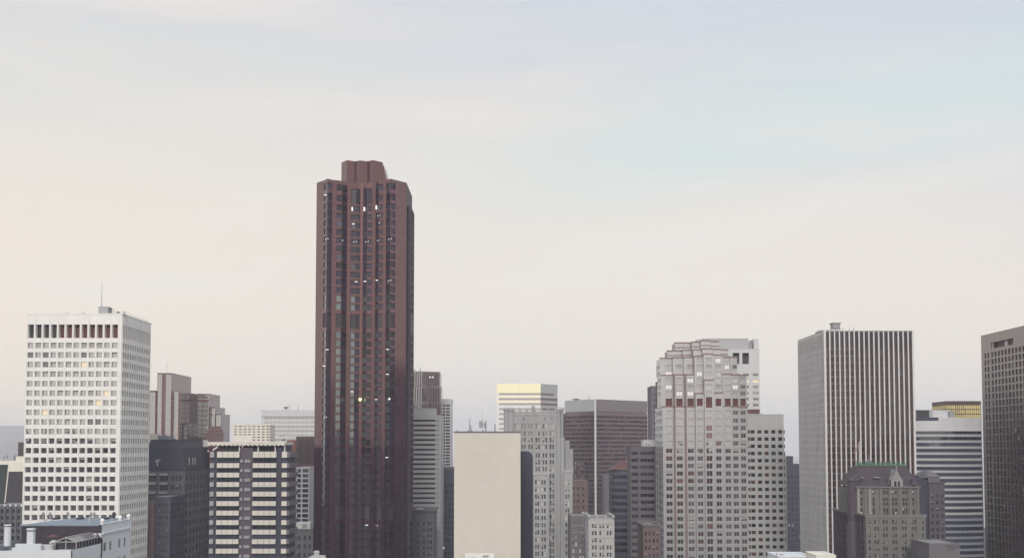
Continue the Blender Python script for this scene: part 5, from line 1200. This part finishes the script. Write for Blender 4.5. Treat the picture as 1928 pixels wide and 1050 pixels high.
    b.close('brown_granite', 'frlb')
    for i in range(n + 1):
        mb = MB(); xx = b.x0 + W * i / n; mb.box(xx - .18, xx + .18, Y - .6, Y - .003, Z(872, Y), b.zt); b.part('rib', mb, 'taupe_panel')
        if i < n: mb = MB(); mb.quad((xx + .25, Y - .02, Z(872, Y)), (xx + W / n - .25, Y - .02, Z(872, Y)), (xx + W / n - .25, Y - .02, Z(828, Y)), (xx + .25, Y - .02, Z(828, Y))); b.part('window_strip', mb, 'glass_bronze')
    mb = MB(); mb.box(X(540, Y), X(557.8, Y), Y + 1, Y + 20, b.zb, Z(828, Y)); b.part('side_wing', mb, 'red_granite')
    for p in (543, 549, 556, 566, 571): mb = MB(); y = Y + 3; mb.box(X(p, y), X(p + 2.6, y), y, y + 2, Z(834 if p < 557 else 823, y), Z(822 if p < 557 else 816, y)); b.part('vent_pipe', mb, 'light_panel')
    b.finish()
    Y = 690; b = Box('office_building', 'dark glass block held in a pale steel grid beside the granite skyscraper', 'office building', 558, 582, 880, Y, 22, py=920)
    st = style('steel_blue_panel', ['glass_navy', 'glass_dark'], fw=.22); b.front([(X(p, Y, 920) - b.x0, X(q, Y, 920) - b.x0) for p, q in ((559.5, 567), (568.8, 581))], rows_px(885.5, 9.4, 18, 7.6, Y), .3, st, pick(('a', 2), ('b', 1))); b.close('grey_panel', 'rlb'); b.finish()
    Y = 610; b = Box('stone_building', 'grey stone building with a white roof box at the western foot of the granite skyscraper', 'building', 556, 589.5, 997, Y, 20, py=1010)
    st = style('grey_brick', ['glass_dark'], fw=.12, nh=1); b.front(cols_px([563.5, 574, 583], 4.5, b.x0, Y, 1010), rows_px(1012, 16, 7, 9, Y), .4, st); b.close('grey_brick', 'rlb', cop=.6, proud=.4); mb = MB(); y = Y + 2; mb.box(X(560, y), X(586, y), y, y + 8, b.zt, Z(983, y)); b.part('penthouse', mb, 'light_panel'); mb = MB(); mb.box(X(571, y), X(580, y), y - .1, y - .003, b.zt + .8, Z(985.5, y)); b.part('louvre', mb, 'grey_metal'); b.finish()
west()

# ================================================================== far west edge
def far_west():
    Y = 550; b = Bld('office_building', 'white framed office building with sloping dark glass panels at the picture edge', 'office building', X(10, Y), Y + 15); zb = b.loc.z - 1
    x0, x1 = X(-40, Y), X(46, Y, 900); zt = Z(868, Y)
    mb = MB(); mb.box(x0, x1, Y, Y + 26, zb, zt); mb.box(X(31, Y), x1, Y + .5, Y + 8, zt, Z(858.5, Y)); b.part('wall', mb, 'ivory_concrete')
    g = MB(); yy = Y - .15; f = [(X(-38, yy), Z(952, yy)), (X(11, yy), Z(950, yy)), (X(17, yy), Z(874, yy)), (X(-38, yy), Z(874, yy))]; g.quad(*[(p, yy, z) for p, z in f]); n = 4
    for i in range(1, n): z = f[0][1] + (f[2][1] - f[0][1]) * i / n; xe = f[1][0] + (f[2][0] - f[1][0]) * i / n; g.box(f[0][0], xe, yy - .06, yy - .01, z - .06, z + .06, 1)
    b.part('glass_panel', g, ['glass_teal', 'dark_metal'])
    g = MB(); f = [(X(13, yy), Z(952, yy)), (X(45, yy), Z(952, yy)), (X(45, yy), Z(887, yy)), (X(18.6, yy), Z(887, yy))]; g.quad(*[(p, yy, z) for p, z in f]); 
    for i in range(1, 5): z = f[0][1] + (f[2][1] - f[0][1]) * i / 5; xe = f[0][0] + (f[3][0] - f[0][0]) * i / 5; g.box(xe, f[1][0], yy - .06, yy - .01, z - .05, z + .05, 1)
    b.part('glass_panel', g, ['glass_grey', 'dark_metal'])
    mb = MB()
    for p in (3, 9, 13): mb.box(X(p, Y + 3), X(p + 2.2, Y + 3), Y + 3, Y + 4, zt - .1, zt + .9)
    b.part('roof_vent', mb, 'light_panel'); b.finish()
    Y = 515; b = Box('office_building', 'low grey building with tall arched piers topped by round white caps', 'office building', -30, 43, 951, Y, 24, py=1000)
    st = style('dark_grey_brick', ['glass_dark', 'glass_grey'], fw=.1); pc = [-23.2, -12.7, -2.2, 3.3 - 0.0, 14, 24.6, 35]; pc = [3.3 + 10.55 * i for i in range(-3, 4)]
    b.front(cols_px(pc, 5.0, b.x0, Y, 1000), rows_px(961.5, 12.6, 9, 8.2, Y), .5, st, pick(('a', 3), ('b', 1))); b.close('grey_brick', 'rlb', cop=.2, proud=.02)
    for p in pc:
        mb = MB(); x = X(p + 5.3, Y, 1000); mb.box(x - .28, x + .28, Y - .5, Y - .003, b.zb, b.zt - .3); b.part('pier', mb, 'grey_brick')
        mb = MB(); mb.lathe((x - .1, Y - .2, b.zt - .3), [(.42, 0), (.46, .3), (.36, .65), (.12, .85)], 10); b.part('pier_cap', mb, 'white_metal')
    b.finish()
    Y = 905; zt = Z(833, Y); x0, x1 = X(35, Y), X(43.5, Y); b = Bld('apartment_tower', 'distant slim brown tower rising from the wooded hill', 'tower', (x0 + x1) / 2, Y)
    mb = MB(); mb.box(x0, x1, Y, Y + 8, b.loc.z - 1, zt); mb.box(x0 - .2, x1 + .2, Y - .2, Y + 8.2, zt, zt + .5); b.part('wall', mb, 'bronze_metal')
    for k in range(4): mb = MB(); z = zt - 2.5 - 2.6 * k; mb.box(x0 + .6, x1 - .6, Y - .06, Y - .003, z - .6, z + .6); b.part('window_band', mb, 'glass_dark')
    b.finish()
    kinds = [('round dark tree on the far hill near the picture edge', 2, 852, 8), ('bushy dark tree in the middle of the far hill wood', 9, 853.5, 7.5), ('tallest domed tree of the far hill wood', 15, 851, 9), ('low spreading tree below the slim brown tower', 22, 857, 7), ('pointed dark tree beside the slim brown tower', 28.5, 849.5, 5.5), ('small dark tree at the end of the far hill wood', 33, 854, 5)]
    rng = random.Random(8)
    for i, (lab, p, yt, wpx) in enumerate(kinds):
        Y = 880 + 9 * (i % 3); x = X(p, Y); gz = ground_z(x, Y); zt = Z(yt, Y); zc = max(gz, zt - 9.5); R_ = wpx / F * Y * .55
        if gz > zt - 3: gz = zt - 8
        root = link('tree', None, (x, Y, gz)); tag(root, lab, 'tree', 'trees on the far hill'); tr = MB()
        tr.tube((x, Y, gz - .5), (x + .2, Y, gz + (zt - gz) * .6), .35, 7, r2=.2)
        for k in range(4): a = RAD(90 * k + 20); tr.tube((x + .1, Y, gz + (zt - gz) * .4), (x + R_ * .6 * math.cos(a), Y + R_ * .6 * math.sin(a), gz + (zt - gz) * .72), .16, 5, r2=.07)
        link('trunk', tr.mesh('trunk', ['bark'], (x, Y, gz)), (0, 0, 0), root)
        cr = MB(); H = (zt - gz) * .72; c0 = gz + (zt - gz) * .62
        cl = [(rng.uniform(-.6, .6), rng.uniform(-.6, .6), rng.uniform(-.8, .75)) for _ in range(16)]
        for (cx_, cy_, cz_) in cl:
            k = max(.15, 1 - (abs(cz_)) ** (1.2 if 'point' in lab else 2.2)) if cz_ > 0 else 1
            for _ in range(70):
                v = Vector((rng.gauss(0, 1), rng.gauss(0, 1), rng.gauss(0, 1))).normalized() * (rng.random() ** .4)
                q = Vector((x + R_ * k * cx_ * 1.3 + v.x * R_ * .42 * k, Y + R_ * cy_ * 1.2 * k + v.y * R_ * .42, c0 + H * .5 * cz_ + v.z * H * .18)); s = rng.uniform(.22, .42)
                a = Vector((rng.uniform(-1, 1), rng.uniform(-1, 1), rng.uniform(-1, 1))).normalized() * s; c = a.orthogonal().normalized() * s; cr.quad(q - a, q - c, q + a, q + c)
        link('crown', cr.mesh('crown', ['leaves'], (x, Y, gz)), (0, 0, 0), root)
far_west()

# ================================================================== nearest roofs
def near_roofs():
    Yn = 200.0; xw = X(134, Yn, 1035); Ym, Ye = 214.7, 231.0
    b = Bld('hotel', 'near white stucco building with dark tarred end wall, chimneys and roof terrace', 'building', xw - 12, Yn + 15); zb = b.loc.z - 1
    zl = Z(1035, Yn); zu = Z(987, Ym); xl = X(-60, Yn)
    st = style('grey_metal', ['glass_dark', 'glass_grey'], fw=.10, nv=1, nh=1)
    w = MB()
    # front wall with stepped parapet
    for (pa, pe, yt) in ((-60, 22, 1036), (22, 28.5, 1030), (28.5, 76.5, 1023), (76.5, 110.5, 1035), (110.5, 134, 1034.6)):
        a, e = X(pa, Yn, 1035), X(pe, Yn, 1035); w.box(a, e, Yn, Yn + .5, zb, Z(yt, Yn))
    facade(b, w, (xw, Yn), (0, 1), Ym - Yn, zb, zl, [(6.4, 7.3)], [(zl - 4.8, zl - 3.2)], .2, st)
    W2 = Ye - Ym; rws = [(Z(1046 + 0, 222) - .0, Z(1046, 222) + 1.5)]
    zr = [(zu - 5.0, zu - 3.35), (zu - 8.4, zu - 6.75), (zu - 11.8, zu - 10.1)]
    facade(b, w, (xw, Ym), (0, 1), W2, zb, zu, [(1.1, 2.6), (4.2, 5.4), (9.2, 10.3), (12.4, 13.4)], zr, .22, st, pick(('a', 2), ('half', 1), ('b', 1)))
    w.quad((xw, Ye, zb), (xl, Ye, zb), (xl, Ye, zu), (xw, Ye, zu)); w.quad((xl, Ye, zb), (xl, Yn, zb), (xl, Yn, zl), (xl, Ye, zl))
    b.part('wall', w, 'white_stucco')
    c = MB(); c.box(xw + .003, xw + .35, Ym, Ye, zu - 1.75, zu - 1.5); c.box(xw - .5, xw + .12, Ym, Ye, zu + .002, zu + .12); b.part('cornice', c, 'white_stucco')
    d = MB(); xe = X(41, Ym, 1000); d.box(xe, xw - .02, Ym, Ym + .4, zb + 20, zu - .02); b.part('end_wall', d, 'dark_tar')
    t = MB(); t.box(xl, xw - .01, Yn + .5, Ym, zl - 1.6, zl - 1.2); b.part('terrace', t, 'dark_slate')
    r = MB(); r.quad((xe - .3, Ym - .2, zu), (xw - .5, Ym - .2, zu), (xw - .5, Ye, zu + .25), (xe + 4, Ye, zu + .25)); r.quad((xe - .3, Ym - .2, zu - .25), (xw - .5, Ym - .2, zu - .25), (xw - .5, Ym - .2, zu), (xe - .3, Ym - .2, zu)); r.tri((xe - .3, Ym - .2, zu), (xe + 4, Ye, zu + .25), (xe - .3, Ye, zu - 2)); b.part('roof', r, 'slate_blue')
    for (p, wd) in ((103, 8), (147, 9), (194, 10)):
        mb = MB(); y = Ye - 4; mb.box(X(p, y), X(p + wd, y), y, y + 2, zu + .15, zu + .45); mb.box(X(p, y) + .1, X(p + wd, y) - .1, y + .1, y + 1.9, zu + .45, zu + .55); b.part('skylight', mb, 'dark_metal')
    for (p, q, s) in ((85, 971, .35), (98, 974, .3), (131, 973, .35), (175, 970, .3), (181, 973, .25), (218, 972.5, .45)):
        mb = MB(); y = Ye - 1; z = zu + .2; mb.lathe((X(p, y), y, z), [(s * .6, 0), (s * .5, .5), (s, .7), (s * .8, 1.1), (s * .2, 1.3)], 8); b.part('roof_vent', mb, 'grey_metal' if p != 218 else 'dark_metal')
    mb = MB(); y = Ym + 3; mb.tube((X(171.5, y), y, zu), (X(172.5, y), y, zu + 1.25), .2, 8); b.part('vent_pipe', mb, 'grey_panel')
    for y in (Ym + .8, Ym + 10.5, Ye - .8):
        mb = MB(); mb.lathe((xw - .2, y, zu + .12), [(.22, 0), (.22, .2), (.38, .35), (.42, .6), (.25, .9), (.05, 1.0)], 10); b.part('finial', mb, 'white_metal')
    for (pa, pe, yt, yb2, y, wood) in ((50.5, 62.5, 994, 1024, Yn + .2, 1), (5.5, 18.5, 987, 1030, Yn + 5, 0)):
        mb = MB(); a, e = X(pa, y, 1010), X(pe, y, 1010); zt = Z(yt, y); dd = .9
        if wood: mb.box(a, e, y, y + dd, Z(yb2, y) - .3, zt - .25)
        else: mb.tube(((a + e) / 2, y + .5, Z(yb2, y) - 1), ((a + e) / 2, y + .5, zt - .25), (e - a) / 2, 14, r2=(e - a) / 2 * .94)
        m_ = (a + e) / 2; h = (e - a) / 2 + .06
        mb.box(m_ - h, m_ + h, y - .06, y + dd + .06, zt - .5, zt - .32, 1) if wood else mb.tube((m_, y + .5, zt - .35), (m_, y + .5, zt - .2), h, 14, 1)
        mb.box(m_ - h, m_ + h, y - .06, y + dd + .06, zt - .25, zt, 0) if wood else mb.tube((m_, y + .5, zt - .2), (m_, y + .5, zt), h * .95, 14, 0)
        b.part('chimney', mb, ['white_stucco', 'taupe_stone'])
    # terrace clutter: tank box, drums, lamp
    mb = MB(); y = Yn + 1.2; mb.box(X(81, y), X(104, y), y, y + 1.2, zl - 1.2, Z(1025, y)); mb.box(X(101, y) - .1, X(105, y), y - .1, y + 1.3, Z(1030, y), Z(1024.4, y), 1); b.part('roof_tank', mb, ['light_panel', 'grey_panel'])
    # shallow sloping dark patch of roof west of the step
    mb = MB(); mb.quad((X(-60, Yn + 1), Yn + .6, Z(1033.5, Yn)), (X(20, Yn + 1), Yn + .6, Z(1034, Yn)), (X(28, Yn + 6), Yn + 6, Z(1026, Yn + 6)), (X(-60, Yn + 6), Yn + 6, Z(1031, Yn + 6))); b.part('lean_to_roof', mb, 'dark_slate')
    # glazed conservatory on the terrace
    yg, y1 = Yn + 3, Ym - .05; ax, ex, mx = X(129.5, yg, 1015), xw - .6, 0; ax = xw - 3.9; ex = xw - .25; mx = (ax + ex) / 2; zf = zl - 1.2; zeav = Z(1019.5, yg); zap = Z(1011, yg)
    o_ = MB(); fr = .09
    for (p, q) in (((ax, zf), (ax, zeav)), ((ex, zf), (ex, zeav)), ((mx, zf), (mx, zap)), ((ax, zeav), (ex, zeav)), ((ax, zeav), (mx, zap)), ((mx, zap), (ex, zeav)), ((ax, zf + 1), (ex, zf + 1))):
        o_.tube((p[0], yg, p[1]), (q[0], yg, q[1]), fr, 6)
    for k in range(9):
        yy = yg + (y1 - yg) * k / 8; o_.tube((mx, yy, zap), (ex, yy, zeav), fr * .5, 5); o_.tube((mx, yy, zap), (ax, yy, zeav), fr * .5, 5); o_.tube((ex, yy, zf), (ex, yy, zeav), fr * .5, 5)
    o_.tube((mx, yg, zap), (mx, y1, zap), fr, 6); o_.tube((ex, yg, zeav), (ex, y1, zeav), fr, 6); o_.tube((ax, yg, zeav), (ax, y1, zeav), fr, 6)
    con = b.part('conservatory', o_, 'grey_panel')
    g = MB(); g.quad((mx, yg, zap - .04), (mx, y1, zap - .04), (ex, y1, zeav - .04), (ex, yg, zeav - .04)); g.quad((ax, yg, zeav - .04), (ax, y1, zeav - .04), (mx, y1, zap - .04), (mx, yg, zap - .04)); g.quad((ax, yg + .05, zf), (ex, yg + .05, zf), (ex, yg + .05, zeav), (ax, yg + .05, zeav)); g.quad((ex - .05, yg, zf), (ex - .05, y1, zf), (ex - .05, y1, zeav), (ex - .05, yg, zeav)); b.part('glazing', g, 'glass_grey', parent=con)
    mb = MB(); mb.box(ax - .55, ax + .15, yg - .3, yg + .3, zeav - .1, zeav + .3); mb.tube((ax - .2, yg, zf), (ax - .2, yg, zeav), .08, 6); b.part('lamp_post', mb, 'light_panel')
    mb = MB(); pth = [(xw - .9, Ym - .12, Z(1003.5, Ym)), (xw - .35, Ym - .12, Z(1009, Ym)), (xw + .12, Ym - .1, Z(1014, Ym)), (xw + .12, Ym - .1, Z(1040, Ym)), (xw + .10, Ym - .25, Z(1044, Ym)), (xw + .10, Ym - .25, Z(1075, Ym))]
    for p, q in zip(pth, pth[1:]): mb.tube(p, q, .12, 7)
    b.part('drainpipe', mb, 'dark_metal')
    gs = MB(); gs.tri((xw - 1.9, Ym - .06, Z(1003, Ym)), (xw - .02, Ym - .06, Z(1012.5, Ym)), (xw - .02, Ym - .06, Z(1003, Ym))); gs.tri((xw - 1.9, Ym - .02, Z(1003, Ym)), (xw - .02, Ym - .02, Z(1003, Ym)), (xw - .02, Ym - .02, Z(1012.5, Ym))); b.part('gusset', gs, 'white_stucco')
    # parasol on the terrace
    b.finish()
    y = Ym - 3.2; x = X(105, y); zp = Z(1004.5, y); p = link('parasol', None, (x, y, zl - 1.2)); tag(p, 'faded red parasol open on the dark roof terrace', 'parasol')
    mb = MB(); mb.lathe((x, y, zp - .45), [(1.15, 0), (.65, .22), (.12, .45)], 8); link('canopy', mb.mesh('canopy', ['red_tile'], (x, y, zl - 1.2)), (0, 0, 0), p)
    mb = MB(); mb.tube((x, y, zl - 1.2), (x, y, zp - .05), .04, 6); link('pole', mb.mesh('pole', ['grey_metal'], (x, y, zl - 1.2)), (0, 0, 0), p)
    for k, (pp, lab) in enumerate(((100.5, 'pale round terrace lantern below the faded red parasol'), (113, 'bluish terrace lantern between the parasol and the conservatory'))):
        y = Yn + 5; x = X(pp, y); zz = Z(1021.5, y); mb = MB(); mb.lathe((x, y, zz - .25), [(.1, 0), (.25, .15), (.25, .4), (.08, .55)], 8); mb.tube((x, y, zl - 1.2), (x, y, zz - .2), .05, 6); mb.box(x - .2, x + .2, y - .2, y + .2, zl - 1.2, zl - 1.1)
        tag(link('lantern', mb.mesh('lantern', ['light_panel'], (x, y, zl - 1.2)), (x, y, zl - 1.2)), lab, 'lantern', 'terrace lanterns')
    # roof tips along the bottom edge
    Y = 165; x = X(590, Y, 1048); b = Bld('domed_building', 'pale domed roof with a small lantern just reaching the bottom edge below the granite skyscraper', 'building', x, Y + 3); mb = MB(); zz = Z(1048, Y)
    mb.lathe((x, Y + 3, b.loc.z - 1), [(2.2, 0), (2.2, zz - b.loc.z - .8)], 20); b.part('wall', mb, 'white_stucco'); mb = MB(); mb.lathe((x, Y + 3, zz - 1.8), [(2.35, 0), (2.3, .3), (1.9, .9), (1.2, 1.5), (.45, 1.85)], 20); b.part('dome', mb, 'grey_stone'); mb = MB(); mb.lathe((x - .05, Y + 3, zz + .02), [(.42, 0), (.36, .35), (.5, .4), (.3, .62)], 10); mb.box(x + .6, x + 1.35, Y + 2.2, Y + 2.5, zz - .55, zz + .05); b.part('lantern', mb, 'pale_stone'); b.finish()
    Y = 150; b = Box('rooftop_block', 'cream rendered roof block jutting up from the bottom edge below the finned tower', 'building', 1537, 1574, 1045, Y, 5.5, py=1045); b.close('ivory_concrete', 'frlb', cop=.06, proud=.05, roof='ivory_concrete'); b.finish()
    Y = 160; b = Box('rooftop_block', 'long flat white roof edge at the bottom below the pale grid tower', 'building', 1466, 1530, 1048, Y, 7, py=1048); b.close('white_stucco', 'frlb', cop=.1, proud=.05, roof='white_stucco')
    mb = MB(); mb.box(X(1464, Y), X(1469, Y), Y + 1, Y + 2, b.zt, Z(1042.5, Y)); mb.lathe((X(1474, Y), Y + 1.5, b.zt), [(.25, 0), (.25, .2), (.4, .35), (.1, .5)], 8); b.part('roof_vent', mb, 'light_panel'); b.finish()
    Y = 150; b = Box('rooftop_block', 'low cream roof with stubby vents at the bottom edge before the beige block', 'building', 874, 929, 1049.5, Y, 6, py=1049); b.close('ivory_concrete', 'frlb', cop=.06, proud=.04, roof='ivory_concrete')
    for (p, yt, s) in ((875, 1046, .10), (912, 1045, .22), (918, 1044.5, .16), (890, 1048, .3), (928, 1048, .12)):
        mb = MB(); xx = X(p, Y + 1); mb.lathe((xx, Y + 1, b.zt - .1), [(s, 0), (s, max(.1, Z(yt, Y + 1) - b.zt - .05)), (s * 1.5, max(.12, Z(yt, Y + 1) - b.zt)), (s * .4, Z(yt, Y + 1) - b.zt + .15)], 8); b.part('roof_vent', mb, 'grey_metal'); 
    b.finish()
near_roofs()

# ================================================================== air
def haze():
    m = bpy.data.materials.new('haze'); m.use_nodes = True; nt = m.node_tree; nt.nodes.clear(); out = nt.nodes.new('ShaderNodeOutputMaterial'); v = nt.nodes.new('ShaderNodeVolumePrincipled')
    v.inputs['Color'].default_value = (0.955, 0.955, 1.0, 1); v.inputs['Density'].default_value = HAZE; v.inputs['Anisotropy'].default_value = 0.0
    nt.links.new(v.outputs[0], out.inputs['Volume'])
    M['haze'] = m; mb = MB(); mb.box(-12000, 12000, -1700, 13000, -6, 330)
    tag(link('haze', mb.mesh('haze', ['haze'])), kind='stuff')
HAZE = 0.0001
haze()
